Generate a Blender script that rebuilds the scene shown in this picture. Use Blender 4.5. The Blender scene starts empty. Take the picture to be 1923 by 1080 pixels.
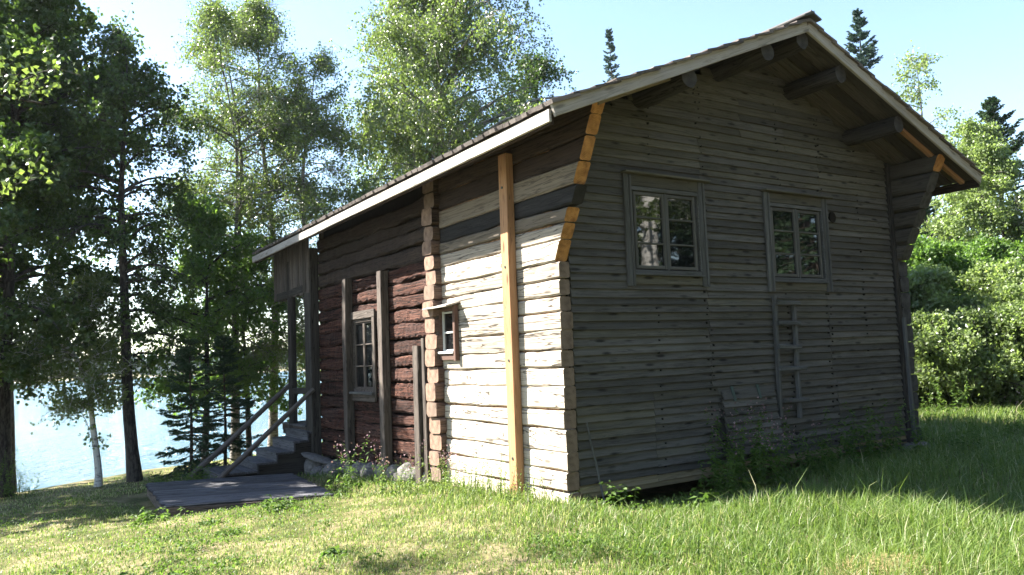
import bpy, math, random
import numpy as np
from mathutils import Matrix, Vector, noise as mnoise

# ------------------------------------------------------------------ camera, sky, sun, exposure
scn = bpy.context.scene
col = scn.collection
cd = bpy.data.cameras.new('camera')
cam = bpy.data.objects.new('camera', cd)
col.objects.link(cam)
cd.sensor_fit = 'HORIZONTAL'; cd.sensor_width = 36.0; cd.lens = 1500.0 / 1923.0 * 36.0
cd.clip_start = 0.05; cd.clip_end = 5000.0
CAM = Vector((-5.3646, -7.0465, 1.6))
Rv, Uv, Fv = Vector((.8363, -.5469, -.0397)), Vector((-.0137, -.0932, .9956)), Vector((.5481, .8320, .0854))
cam.matrix_world = Matrix(((Rv.x, Uv.x, -Fv.x, CAM.x), (Rv.y, Uv.y, -Fv.y, CAM.y), (Rv.z, Uv.z, -Fv.z, CAM.z), (0, 0, 0, 1)))
scn.camera = cam

SUN_EL = math.radians(43.0)
SUN_H = Vector((-.655, .755, 0)).normalized()          # horizontal direction towards the sun
world = bpy.data.worlds.new('World'); scn.world = world; world.use_nodes = True
wn = world.node_tree.nodes; wl = world.node_tree.links
sky = wn.new('ShaderNodeTexSky'); sky.sky_type = 'NISHITA'; sky.sun_disc = False
sky.sun_elevation = SUN_EL; sky.sun_rotation = math.atan2(SUN_H.x, SUN_H.y)
sky.air_density = 1.0; sky.dust_density = .4; sky.ozone_density = 0.6; sky.altitude = 100
wl.new(sky.outputs[0], wn['Background'].inputs[0]); wn['Background'].inputs[1].default_value = 0.066
sd = bpy.data.lights.new('sun', 'SUN'); sd.energy = 5.0; sd.angle = math.radians(.53); sd.color = (1.0, .95, .86)
sun = bpy.data.objects.new('sun', sd); col.objects.link(sun)
sdir = Vector((SUN_H.x * math.cos(SUN_EL), SUN_H.y * math.cos(SUN_EL), math.sin(SUN_EL)))
sun.rotation_euler = sdir.to_track_quat('Z', 'Y').to_euler(); sun.location = sdir * 60
scn.view_settings.view_transform = 'Standard'; scn.view_settings.look = 'None'
scn.view_settings.exposure = 2.6; scn.view_settings.gamma = 1.0; scn.view_settings.use_curve_mapping = False
scn.cycles.max_bounces = 7; scn.cycles.diffuse_bounces = 3; scn.cycles.transmission_bounces = 4
scn.cycles.glossy_bounces = 3; scn.cycles.transparent_max_bounces = 6
scn.cycles.sample_clamp_indirect = 6.0

rng = np.random.default_rng(7)
rnd = random.Random(11)
WM = {}

# ------------------------------------------------------------------ helpers
def link(o, parent=None, world_m=None):
    col.objects.link(o)
    m = world_m or Matrix.Identity(4)
    WM[o.name] = m
    if parent is not None:
        o.parent = parent
        o.matrix_parent_inverse = WM[parent.name].inverted()
    o.matrix_basis = m
    return o

def tag(o, label=None, cat=None, group=None, kind=None):
    if label: o['label'] = label
    if cat: o['category'] = cat
    if group: o['group'] = group
    if kind: o['kind'] = kind
    return o

def empty(name, loc, label=None, cat=None, group=None):
    o = bpy.data.objects.new(name, None); o.empty_display_size = .2
    link(o, None, Matrix.Translation(Vector(loc)))
    return tag(o, label, cat, group)

def pydata(name, v, f, mats, parent=None, m=None, midx=None, smooth=False):
    me = bpy.data.meshes.new(name); me.from_pydata([tuple(p) for p in v], [], f)
    for mt in (mats if isinstance(mats, (list, tuple)) else [mats]): me.materials.append(mt)
    if midx: me.polygons.foreach_set('material_index', midx)
    if smooth: me.polygons.foreach_set('use_smooth', [True] * len(me.polygons))
    me.update()
    return link(bpy.data.objects.new(name, me), parent, m)

def npmesh(name, V, F, mat, parent=None, m=None, attr=None, smooth=False):
    """V (n,3); F list of (k,c) int arrays (tris and quads)."""
    if not isinstance(F, (list, tuple)): F = [F]
    F = [f for f in F if len(f)]
    me = bpy.data.meshes.new(name)
    loops = np.concatenate([f.ravel() for f in F]).astype(np.int32)
    sizes = np.concatenate([np.full(len(f), f.shape[1]) for f in F])
    starts = np.concatenate([[0], np.cumsum(sizes)[:-1]]).astype(np.int32)
    me.vertices.add(len(V)); me.vertices.foreach_set('co', np.ascontiguousarray(V, dtype=np.float32).ravel())
    me.loops.add(len(loops)); me.loops.foreach_set('vertex_index', loops)
    me.polygons.add(len(sizes)); me.polygons.foreach_set('loop_start', starts)
    me.polygons.foreach_set('use_smooth', np.full(len(sizes), smooth))
    me.update(calc_edges=True)
    for k, a in (attr or {}).items():
        me.attributes.new(k, 'FLOAT', 'FACE').data.foreach_set('value', np.asarray(a, dtype=np.float32))
    me.materials.append(mat)
    return link(bpy.data.objects.new(name, me), parent, m)

def frame(p0, p1, up=(0, 0, 1)):
    p0, p1 = Vector(p0), Vector(p1)
    x = (p1 - p0).normalized(); z = Vector(up); z = (z - x * z.dot(x)).normalized(); y = z.cross(x)
    c = (p0 + p1) / 2
    return Matrix(((x.x, y.x, z.x, c.x), (x.y, y.y, z.y, c.y), (x.z, y.z, z.z, c.z), (0, 0, 0, 1))), (p1 - p0).length

def beam_geo(l, w, h, c=.006, n=1, jit=0.0, shear0=0.0, shear1=0.0, wob=0.0, taper=1.0, edge=0.0):
    """prism along local X, section w (Y) by h (Z) with chamfered corners."""
    a, b = w / 2, h / 2; c = min(c, a * .9, b * .9); k = c * .35
    prof = [(-a + c, -b), (a - c, -b), (a - k, -b + k), (a, -b + c), (a, b - c), (a - k, b - k), (a - c, b), (-a + c, b), (-a + k, b - k), (-a, b - c), (-a, -b + c), (-a + k, -b + k)] \
        if c > .02 else [(-a + c, -b), (a - c, -b), (a, -b + c), (a, b - c), (a - c, b), (-a + c, b), (-a, b - c), (-a, -b + c)]
    s = len(prof); V = []; F = []
    so = rnd.uniform(0, 90)
    for i in range(n + 1):
        t = i / n; x = (t - .5) * l
        dy = wob * mnoise.noise(Vector((so + t * l * .7, 3.1, 0))); dz = wob * mnoise.noise(Vector((so + t * l * .7, 9.7, 0)))
        sc = 1 + (taper - 1) * t
        tp = edge * mnoise.noise(Vector((so + t * l * 1.6, 20.3, 0))); bt = edge * mnoise.noise(Vector((so + t * l * 1.6, 40.3, 0)))
        for j, (y, z) in enumerate(prof):
            sh = (shear0 if i == 0 else (shear1 if i == n else 0)) * z
            V.append((x + sh, y * sc + dy + rnd.uniform(-jit, jit), z * sc + dz + rnd.uniform(-jit, jit) + (tp if z > 0 else bt)))
    for i in range(n):
        for j in range(s):
            F.append((i * s + j, (i + 1) * s + j, (i + 1) * s + (j + 1) % s, i * s + (j + 1) % s)[::-1])
    nf = len(F)
    F.append(tuple(range(s))); F.append(tuple(n * s + j for j in range(s))[::-1])
    F[-2] = F[-2][::-1]; F[-1] = F[-1][::-1]
    F[-2] = tuple(reversed(range(s))) if False else F[-2]
    return V, F, nf

def beam(name, p0, p1, w, h, mat, parent=None, up=(0, 0, 1), endmat=None, **kw):
    m, l = frame(p0, p1, up)
    V, F, nf = beam_geo(l, w, h, **kw)
    mats = [mat, endmat] if endmat else [mat]
    return pydata(name, V, F, mats, parent, m, [0] * nf + [1, 1] if endmat else None)

def joined(name, items, mat, parent=None, origin=None):
    """items: list of (p0, p1, w, h, up, kw) joined into one mesh."""
    V = []; F = []
    for p0, p1, w, h, up, kw in items:
        m, l = frame(p0, p1, up); v, f, _ = beam_geo(l, w, h, **kw); o = len(V)
        V += [m @ Vector(p) for p in v]; F += [tuple(i + o for i in q) for q in f]
    org = Vector(origin) if origin is not None else sum((Vector(p) for p in V), Vector()) / len(V)
    return pydata(name, [p - org for p in V], F, mat, parent, Matrix.Translation(org))

def cyl(name, p0, p1, r0, r1, mat, parent=None, s=14, n=6, jit=0.0, endmat=None, wob=0.0):
    m, l = frame(p0, p1, (0, 0, 1) if abs((Vector(p1) - Vector(p0)).normalized().z) < .9 else (0, 1, 0))
    V = []; F = []; mi = []; so = rnd.uniform(0, 99)
    for i in range(n + 1):
        t = i / n; r = r0 + (r1 - r0) * t
        dy = wob * mnoise.noise(Vector((so + t * 3, 1, 1))); dz = wob * mnoise.noise(Vector((so + t * 3, 7, 1)))
        for j in range(s):
            a = 2 * math.pi * j / s; rr = r * (1 + jit * mnoise.noise(Vector((so + math.cos(a) * 1.5, math.sin(a) * 1.5, t * 4))))
            V.append(((t - .5) * l, rr * math.cos(a) + dy, rr * math.sin(a) + dz))
    for i in range(n):
        for j in range(s):
            F.append((i * s + j, i * s + (j + 1) % s, (i + 1) * s + (j + 1) % s, (i + 1) * s + j)); mi.append(0)
    F.append(tuple(reversed(range(s)))); F.append(tuple(n * s + j for j in range(s))); mi += [1, 1] if endmat else [0, 0]
    return pydata(name, V, F, [mat, endmat] if endmat else mat, parent, m, mi)

# ------------------------------------------------------------------ materials
def nodes(name):
    m = bpy.data.materials.new(name); m.use_nodes = True
    nt = m.node_tree; return m, nt.nodes, nt.links, nt.nodes['Principled BSDF']

def ramp(N, stops, interp='LINEAR'):
    r = N.new('ShaderNodeValToRGB'); e = r.color_ramp.elements; r.color_ramp.interpolation = interp
    while len(e) < len(stops): e.new(.5)
    for k, (p, c) in enumerate(stops): e[k].position = p; e[k].color = (*c, 1) if len(c) == 3 else c
    return r

def mixrgb(N, L, a, b, fac, mode='MIX'):
    x = N.new('ShaderNodeMix'); x.data_type = 'RGBA'; x.blend_type = mode
    for sock, val in ((x.inputs[6], a), (x.inputs[7], b), (x.inputs[0], fac)):
        if hasattr(val, 'is_linked') or hasattr(val, 'links'): L.new(val, sock)
        elif isinstance(val, (int, float)): sock.default_value = val
        else: sock.default_value = (*val, 1)
    return x.outputs[2]

def wood(name, stops, grain=1.0, bump=.35, rough=.85, knots=.5, vary=.35, stain=None, cracks=0.0, spec=.2, bdist=.01, ck=26.0, cw=1.0):
    """stops: three colours dark, mid, light; grain runs along the piece's own X."""
    m, N, L, B = nodes(name)
    tc = N.new('ShaderNodeTexCoord'); oi = N.new('ShaderNodeObjectInfo')
    off = N.new('ShaderNodeVectorMath'); off.operation = 'MULTIPLY_ADD'
    comb = N.new('ShaderNodeCombineXYZ')
    for k, mul in enumerate((37.0, 53.0, 71.0)):
        mm = N.new('ShaderNodeMath'); mm.operation = 'MULTIPLY'; mm.inputs[1].default_value = mul
        L.new(oi.outputs['Random'], mm.inputs[0]); L.new(mm.outputs[0], comb.inputs[k])
    add = N.new('ShaderNodeVectorMath'); add.operation = 'ADD'
    L.new(tc.outputs['Object'], add.inputs[0]); L.new(comb.outputs[0], add.inputs[1])
    def noi(scale, det=5, rgh=.6, dist=0.0, base=1.0):
        mp = N.new('ShaderNodeMapping'); mp.inputs['Scale'].default_value = scale
        L.new(add.outputs[0], mp.inputs[0])
        n = N.new('ShaderNodeTexNoise'); n.inputs['Scale'].default_value = base; n.inputs['Detail'].default_value = det
        n.inputs['Roughness'].default_value = rgh; n.inputs['Distortion'].default_value = dist
        L.new(mp.outputs[0], n.inputs[0]); return n.outputs[0], mp
    g, _ = noi((1.1, 34, 34), 6, .65, .6)
    fine, _ = noi((4, 160, 160), 3, .6)
    blot, _ = noi((1.3, 3.2, 3.2), 4, .6)
    gm = N.new('ShaderNodeMath'); gm.operation = 'MULTIPLY_ADD'; gm.inputs[1].default_value = .75
    L.new(g, gm.inputs[0])
    f2 = N.new('ShaderNodeMath'); f2.operation = 'MULTIPLY'; f2.inputs[1].default_value = .25; L.new(fine, f2.inputs[0]); L.new(f2.outputs[0], gm.inputs[2])
    r = ramp(N, [(.5 - .26 / max(grain, .1), stops[0]), (.5, stops[1]), (.5 + .24 / max(grain, .1), stops[2])]); L.new(gm.outputs[0], r.inputs[0])
    c = r.outputs[0]
    if stain:
        sr = ramp(N, [(.46, (0, 0, 0)), (.66, (1, 1, 1))]); L.new(blot, sr.inputs[0])
        sm = N.new('ShaderNodeMath'); sm.operation = 'MULTIPLY'; sm.inputs[1].default_value = .75; L.new(sr.outputs[0], sm.inputs[0])
        c = mixrgb(N, L, c, stain, sm.outputs[0])
    # piece to piece tone
    vr = N.new('ShaderNodeMapRange'); vr.inputs['To Min'].default_value = 1 - vary; vr.inputs['To Max'].default_value = 1 + vary
    L.new(oi.outputs['Random'], vr.inputs[0])
    vm = N.new('ShaderNodeVectorMath'); vm.operation = 'SCALE'; L.new(c, vm.inputs[0]); L.new(vr.outputs[0], vm.inputs[3]); c = vm.outputs[0]
    h = gm.outputs[0]
    if knots:
        mp = N.new('ShaderNodeMapping'); mp.inputs['Scale'].default_value = (2.3, 9, 9); L.new(add.outputs[0], mp.inputs[0])
        vo = N.new('ShaderNodeTexVoronoi'); vo.inputs['Scale'].default_value = 1.0; vo.inputs['Randomness'].default_value = 1
        L.new(mp.outputs[0], vo.inputs[0])
        kr = ramp(N, [(.10, (1, 1, 1)), (.22, (0, 0, 0))]); L.new(vo.outputs['Distance'], kr.inputs[0])
        km = N.new('ShaderNodeMath'); km.operation = 'MULTIPLY'; km.inputs[1].default_value = knots; L.new(kr.outputs[0], km.inputs[0])
        c = mixrgb(N, L, c, tuple(v * .35 for v in stops[0]), km.outputs[0])
    if cracks:
        ckn, _ = noi((.9 if ck > 20 else .55, ck, ck), 3, .5, 1.2)
        cr = ramp(N, [(.5 - .035 * cw, (0, 0, 0)), (.5 - .008 * cw, (1, 1, 1)), (.5 + .008 * cw, (1, 1, 1)), (.5 + .035 * cw, (0, 0, 0))]); L.new(ckn, cr.inputs[0])
        cm = N.new('ShaderNodeMath'); cm.operation = 'MULTIPLY'; cm.inputs[1].default_value = cracks; L.new(cr.outputs[0], cm.inputs[0])
        c = mixrgb(N, L, c, tuple(v * .22 for v in stops[0]), cm.outputs[0])
        hs = N.new('ShaderNodeMath'); hs.operation = 'SUBTRACT'; L.new(h, hs.inputs[0]); L.new(cm.outputs[0], hs.inputs[1]); h = hs.outputs[0]
    L.new(c, B.inputs['Base Color']); B.inputs['Roughness'].default_value = rough; B.inputs['Specular IOR Level'].default_value = spec
    b = N.new('ShaderNodeBump'); b.inputs['Strength'].default_value = bump; b.inputs['Distance'].default_value = bdist
    L.new(h, b.inputs['Height']); L.new(b.outputs[0], B.inputs['Normal'])
    return m

def plain(name, colr, rough=.8, spec=.3, nscale=8.0, amt=.35, bump=0.0):
    m, N, L, B = nodes(name)
    tc = N.new('ShaderNodeTexCoord'); n = N.new('ShaderNodeTexNoise'); n.inputs['Scale'].default_value = nscale; n.inputs['Detail'].default_value = 6
    L.new(tc.outputs['Object'], n.inputs[0])
    r = ramp(N, [(.3, tuple(v * (1 - amt) for v in colr)), (.7, tuple(min(1, v * (1 + amt)) for v in colr))]); L.new(n.outputs[0], r.inputs[0])
    L.new(r.outputs[0], B.inputs['Base Color']); B.inputs['Roughness'].default_value = rough; B.inputs['Specular IOR Level'].default_value = spec
    if bump:
        b = N.new('ShaderNodeBump'); b.inputs['Strength'].default_value = bump; b.inputs['Distance'].default_value = .02
        L.new(n.outputs[0], b.inputs['Height']); L.new(b.outputs[0], B.inputs['Normal'])
    return m

def endgrain(name, c0, c1):
    m, N, L, B = nodes(name)
    tc = N.new('ShaderNodeTexCoord'); mp = N.new('ShaderNodeMapping'); mp.inputs['Scale'].default_value = (0, 1, 1); L.new(tc.outputs['Object'], mp.inputs[0])
    w = N.new('ShaderNodeTexWave'); w.wave_type = 'RINGS'; w.rings_direction = 'X'; w.inputs['Scale'].default_value = 22; w.inputs['Distortion'].default_value = 3
    w.inputs['Detail'].default_value = 3; L.new(mp.outputs[0], w.inputs[0])
    n = N.new('ShaderNodeTexNoise'); n.inputs['Scale'].default_value = 14; n.inputs['Detail'].default_value = 6; L.new(tc.outputs['Object'], n.inputs[0])
    mx = N.new('ShaderNodeMath'); mx.operation = 'MULTIPLY_ADD'; mx.inputs[1].default_value = .25; L.new(w.outputs['Fac'], mx.inputs[0]); L.new(n.outputs[0], mx.inputs[2])
    r = ramp(N, [(.32, c0), (.8, c1)]); L.new(mx.outputs[0], r.inputs[0]); L.new(r.outputs[0], B.inputs['Base Color'])
    B.inputs['Roughness'].default_value = .85; B.inputs['Specular IOR Level'].default_value = .2
    b = N.new('ShaderNodeBump'); b.inputs['Strength'].default_value = .4; b.inputs['Distance'].default_value = .01; L.new(mx.outputs[0], b.inputs['Height']); L.new(b.outputs[0], B.inputs['Normal'])
    return m

def leafmat(name, dark, light, trans=.45, rough=.5, spec=.35, dry=None, tcol=1.7):
    """face attribute rnd picks the tone of each leaf; leaves let light through."""
    m, N, L, B = nodes(name)
    at = N.new('ShaderNodeAttribute'); at.attribute_name = 'rnd'
    st = [(0, dark), (.85, light)] + ([(.93, light), (1, dry)] if dry else [])
    r = ramp(N, st); L.new(at.outputs['Fac'], r.inputs[0])
    L.new(r.outputs[0], B.inputs['Base Color']); B.inputs['Roughness'].default_value = rough; B.inputs['Specular IOR Level'].default_value = spec
    tr = N.new('ShaderNodeBsdfTranslucent')
    tm = N.new('ShaderNodeVectorMath'); tm.operation = 'MULTIPLY'; L.new(r.outputs[0], tm.inputs[0]); tm.inputs[1].default_value = (tcol * .95, tcol, tcol * .62)
    L.new(tm.outputs[0], tr.inputs[0])
    mx = N.new('ShaderNodeMixShader'); mx.inputs[0].default_value = trans
    L.new(B.outputs[0], mx.inputs[1]); L.new(tr.outputs[0], mx.inputs[2]); L.new(mx.outputs[0], N['Material Output'].inputs[0])
    return m

def barkmat(name, base, dark, scale=6.0, streak=True, thr=.56):
    m, N, L, B = nodes(name)
    tc = N.new('ShaderNodeTexCoord'); mp = N.new('ShaderNodeMapping'); mp.inputs['Scale'].default_value = (1, 1, 3.5) if streak else (3, 3, .8); L.new(tc.outputs['Object'], mp.inputs[0])
    n = N.new('ShaderNodeTexNoise'); n.inputs['Scale'].default_value = scale; n.inputs['Detail'].default_value = 6; n.inputs['Roughness'].default_value = .7; L.new(mp.outputs[0], n.inputs[0])
    r = ramp(N, [(thr - .08, base), (thr, tuple(v * .7 for v in base)), (thr + .05, dark)]); L.new(n.outputs[0], r.inputs[0])
    L.new(r.outputs[0], B.inputs['Base Color']); B.inputs['Roughness'].default_value = .85; B.inputs['Specular IOR Level'].default_value = .2
    b = N.new('ShaderNodeBump'); b.inputs['Strength'].default_value = .6; b.inputs['Distance'].default_value = .02; L.new(n.outputs[0], b.inputs['Height']); L.new(b.outputs[0], B.inputs['Normal'])
    return m

M = {}
M['pale'] = wood('pale_hewn_log', [(.25, .205, .16), (.42, .365, .30), (.50, .445, .375)], .75, .25, .85, .8, .16, None, 1.0, ck=9.0, cw=.5)
M['paleold'] = wood('rough_pale_log', [(.13, .105, .082), (.31, .265, .215), (.43, .38, .32)], 1.1, .5, .88, .4, .10, None, .95, ck=16.0, cw=.8)
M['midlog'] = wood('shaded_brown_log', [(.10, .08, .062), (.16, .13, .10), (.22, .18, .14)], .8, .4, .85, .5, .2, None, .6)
M['brownlog_shade'] = wood('shade_darkened_brown_log', [(.022, .015, .012), (.05, .034, .026), (.085, .061, .047)], 1, .4, .85, .5, .3, (.035, .024, .02), .8)  # brown log, darkened further to carry the eave shade in its colour
M['char'] = wood('charred_log', [(.010, .009, .009), (.022, .020, .019), (.045, .041, .037)], 1, .5, .7, .2, .2, None, .7)
M['red'] = wood('red_ochre_log', [(.014, .007, .005), (.060, .022, .014), (.15, .07, .048)], 1.5, 1.0, .92, .2, .3, (.07, .04, .034), 1.0, bdist=.05)
M['notch'] = wood('notch_log', [(.075, .047, .036), (.15, .10, .077), (.23, .165, .13)], 1, .5, .85, .3, .25, (.10, .06, .05), .6)
M['endgrey'] = endgrain('grey_log_end', (.09, .062, .046), (.21, .15, .112))
M['endnotch'] = endgrain('brown_log_end', (.075, .045, .034), (.27, .18, .13))
M['endorange'] = endgrain('fresh_sawn_log_end', (.15, .065, .022), (.48, .235, .08))
M['endchar'] = endgrain('charred_log_end', (.012, .011, .010), (.03, .027, .025))
M['enddark'] = endgrain('weathered_purlin_end', (.018, .017, .018), (.07, .066, .066))
M['siding'] = wood('grey_siding_board', [(.054, .049, .043), (.098, .090, .080), (.145, .135, .122)], .85, .4, .85, 1.0, .27, (.070, .064, .056), .45)
M['sidinggreen'] = wood('lichen_grey_board', [(.060, .053, .042), (.108, .098, .078), (.155, .143, .116)], .85, .4, .85, 1.0, .26, (.078, .071, .056), .45)
M['newboard'] = wood('newer_yellow_board', [(.13, .10, .055), (.22, .175, .105), (.30, .25, .16)], .9, .3, .85, .7, .2, None, .3)
M['casing'] = wood('blue_grey_casing', [(.052, .051, .052), (.105, .103, .102), (.17, .167, .163)], .9, .4, .85, .3, .15, (.08, .078, .07), .4)
M['newpost'] = wood('fresh_pine_post', [(.27, .135, .068), (.38, .205, .105), (.47, .28, .155)], .9, .3, .75, .9, .1, (.30, .16, .085), .5, ck=14.0, cw=.5)
M['greypost'] = wood('grey_post', [(.045, .036, .030), (.10, .081, .068), (.17, .142, .12)], 1, .5, .88, .3, .2, (.065, .052, .046), .8)
M['fascia'] = wood('pale_fascia', [(.24, .205, .175), (.36, .325, .29), (.44, .405, .365)], .8, .25, .8, .6, .08, (.27, .245, .22), .3)
M['shingle'] = wood('roof_shingle', [(.06, .052, .048), (.13, .11, .10), (.20, .18, .16)], 1, .5, .9, .1, .4)
M['soffit'] = wood('soffit_board', [(.035, .029, .023), (.075, .064, .051), (.12, .105, .085)], 1, .35, .88, .5, .4, (.07, .06, .05), .4)
M['purlin'] = wood('purlin_log', [(.022, .019, .017), (.048, .042, .037), (.08, .07, .061)], 1, .5, .88, .2, .15, None, .8)
M['deck'] = wood('grey_deck_plank', [(.055, .055, .063), (.105, .105, .117), (.165, .165, .178)], 1, .45, .8, .6, .32, (.06, .058, .062), .8)
M['pole'] = wood('peeled_pole', [(.07, .058, .052), (.13, .11, .10), (.20, .175, .16)], 1, .4, .8, .4, .15, None, .6)
M['redwood'] = wood('red_painted_board', [(.06, .034, .026), (.105, .062, .048), (.15, .095, .075)], .9, .4, .8, .1, .1)
M['sash'] = wood('pale_grey_sash', [(.05, .047, .043), (.092, .087, .08), (.145, .138, .128)], .9, .3, .8, .1, .1)
M['white'] = wood('white_flaking_sash', [(.35, .35, .33), (.55, .55, .53), (.68, .68, .66)], .7, .3, .7, .1, .1)
M['dark'] = plain('dark_interior', (.012, .010, .009), .95, .1)
M['iron'] = plain('green_painted_iron', (.03, .055, .048), .5, .5)
M['stone'] = plain('field_stone', (.13, .12, .112), .9, .2, 5, .5, .5)
M['moss'] = plain('moss_chinking', (.26, .15, .085), .95, .1, 20, .5, .4)

m, N, L, B = nodes('window_glass')
B.inputs['Base Color'].default_value = (.006, .007, .008, 1); B.inputs['Roughness'].default_value = .025; B.inputs['IOR'].default_value = 1.68
tc = N.new('ShaderNodeTexCoord'); n = N.new('ShaderNodeTexNoise'); n.inputs['Scale'].default_value = 3.0; L.new(tc.outputs['Object'], n.inputs[0])
b = N.new('ShaderNodeBump'); b.inputs['Strength'].default_value = .03; b.inputs['Distance'].default_value = .02; L.new(n.outputs[0], b.inputs['Height']); L.new(b.outputs[0], B.inputs['Normal'])
M['glass'] = m

M['leaf_birch'] = leafmat('birch_leaf', (.055, .095, .022), (.14, .18, .052), .46, .34, .85, (.22, .19, .05), 1.75)
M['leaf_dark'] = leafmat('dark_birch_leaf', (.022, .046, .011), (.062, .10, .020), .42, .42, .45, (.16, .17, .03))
M['leaf_alder'] = leafmat('alder_leaf', (.045, .10, .022), (.11, .18, .036), .48, .42, .5, None, 1.9)
M['leaf_willow'] = leafmat('willow_leaf', (.08, .125, .036), (.185, .235, .09), .48, .38, .7, (.24, .24, .09), 1.9)
M['needle'] = leafmat('spruce_needle', (.018, .042, .020), (.045, .085, .036), .12, .55, .3)
M['needle_blue'] = leafmat('blue_spruce_needle', (.03, .058, .048), (.07, .115, .092), .12, .55, .3)
M['grass'] = leafmat('grass_blade', (.065, .12, .024), (.175, .23, .062), .42, .45, .4, (.42, .385, .27))
M['straw'] = leafmat('dry_straw', (.30, .23, .11), (.48, .40, .22), .3, .6, .3)
M['weed'] = leafmat('weed_leaf', (.04, .085, .018), (.10, .16, .035), .45, .55, .2)
M['flower'] = leafmat('pink_flower', (.20, .10, .13), (.36, .24, .27), .3, .6, .2, tcol=1.0)
M['bark_white'] = barkmat('white_birch_bark', (.62, .60, .56), (.05, .045, .04), 5, True, .57)
M['bark_grey'] = barkmat('grey_birch_bark', (.26, .24, .22), (.05, .045, .04), 6, True, .52)
M['bark_dark'] = barkmat('dark_bark', (.075, .065, .058), (.025, .022, .02), 7, False, .5)
M['bark_brown'] = barkmat('spruce_bark', (.10, .075, .06), (.035, .028, .024), 8, False, .5)

# ------------------------------------------------------------------ terrain, lake, far shore
def sm(a, b, x):
    t = np.clip((x - a) / (b - a), 0, 1); return t * t * (3 - 2 * t)

def vnoise(x, y, s, seed=0):
    """smooth cheap value noise from sines"""
    r = np.random.default_rng(seed); o = 0
    for k in range(5):
        a, p = r.uniform(0, 6.28), r.uniform(0, 6.28); f = s * (1 + .7 * k)
        o = o + np.sin((x * math.cos(a) + y * math.sin(a)) * f + p) / (1 + .5 * k)
    return o / 3.0

def H(x, y):
    x = np.asarray(x, float); y = np.asarray(y, float)
    s = -.45 * x + .89 * y
    z = -.065 * np.maximum(0, s - .8) * (1 - .5 * sm(14, 18, s))
    z = np.maximum(z, -1.1) - 1.25 * sm(13.8, 18.2, s + .6 * vnoise(x, y, .5, 3))
    z = z - 1.5 * sm(19, 40, s)
    keep = 1 - sm(5, 15, x - .45 * np.maximum(0, y - 12))
    z = z * keep
    r = np.hypot(x + 5.4, y + 7)
    shore = 420 + 40 * vnoise(x, y, .004, 5)
    z = z + (5.5 + 3 * vnoise(x, y, .02, 6)) * sm(shore, shore + 22, r) * keep
    hill = (1 - keep) * 2.0 * sm(20, 60, r)
    near = np.exp(-(r / 30) ** 2)
    z = z - .17 * sm(-.75, -.25, y) * sm(.0, .35, x) * (1 - sm(6.0, 6.8, x)) * (1 - sm(5, 7, y))
    z = z - .10 * sm(-3.75, -3.35, x) * (1 - sm(-1.0, -.6, x)) * sm(3.9, 4.4, y + .4 * x + 1.3) * (1 - sm(8.0, 8.6, y))
    return z + hill + .035 * vnoise(x, y, 1.1, 1) * near + .018 * vnoise(x, y, 3.1, 2) * near

WATER = -1.62
u = np.linspace(-1, 1, 181)
gx = 1.2 * np.sinh(7.3 * u) - 2; gy = 1.2 * np.sinh(7.3 * u) + 1
GX, GY = np.meshgrid(gx, gy)
GV = np.stack([GX, GY, H(GX, GY)], -1).reshape(-1, 3)
n_ = len(u); idx = np.arange(n_ * n_).reshape(n_, n_)
GF = np.stack([idx[:-1, :-1], idx[:-1, 1:], idx[1:, 1:], idx[1:, :-1]], -1).reshape(-1, 4)
m, N, L, B = nodes('lawn_soil')
tc = N.new('ShaderNodeTexCoord')
def tn(s, d=6):
    n = N.new('ShaderNodeTexNoise'); n.inputs['Scale'].default_value = s; n.inputs['Detail'].default_value = d; n.inputs['Roughness'].default_value = .65; L.new(tc.outputs['Object'], n.inputs[0]); return n.outputs[0]
r1 = ramp(N, [(.35, (.04, .052, .016)), (.48, (.10, .10, .04)), (.64, (.25, .205, .13))]); L.new(tn(1.4), r1.inputs[0])
r2 = ramp(N, [(.3, (.55, .55, .55)), (.7, (1.35, 1.3, 1.2))]); L.new(tn(40, 3), r2.inputs[0])
c = mixrgb(N, L, r1.outputs[0], r2.outputs[0], 1.0, 'MULTIPLY')
sx = N.new('ShaderNodeSeparateXYZ'); L.new(tc.outputs['Object'], sx.inputs[0])
mr = N.new('ShaderNodeMapRange'); mr.inputs['From Min'].default_value = -1.1; mr.inputs['From Max'].default_value = -1.45; L.new(sx.outputs[2], mr.inputs[0])
c = mixrgb(N, L, c, (.34, .30, .24), mr.outputs[0])
L.new(c, B.inputs['Base Color']); B.inputs['Roughness'].default_value = .95; B.inputs['Specular IOR Level'].default_value = .1
b = N.new('ShaderNodeBump'); b.inputs['Strength'].default_value = .6; b.inputs['Distance'].default_value = .03; L.new(tn(60, 4), b.inputs['Height']); L.new(b.outputs[0], B.inputs['Normal'])
tag(npmesh('ground', GV, GF, m, smooth=True), 'sloping lawn running down to the lake', None, None, 'structure')

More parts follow.
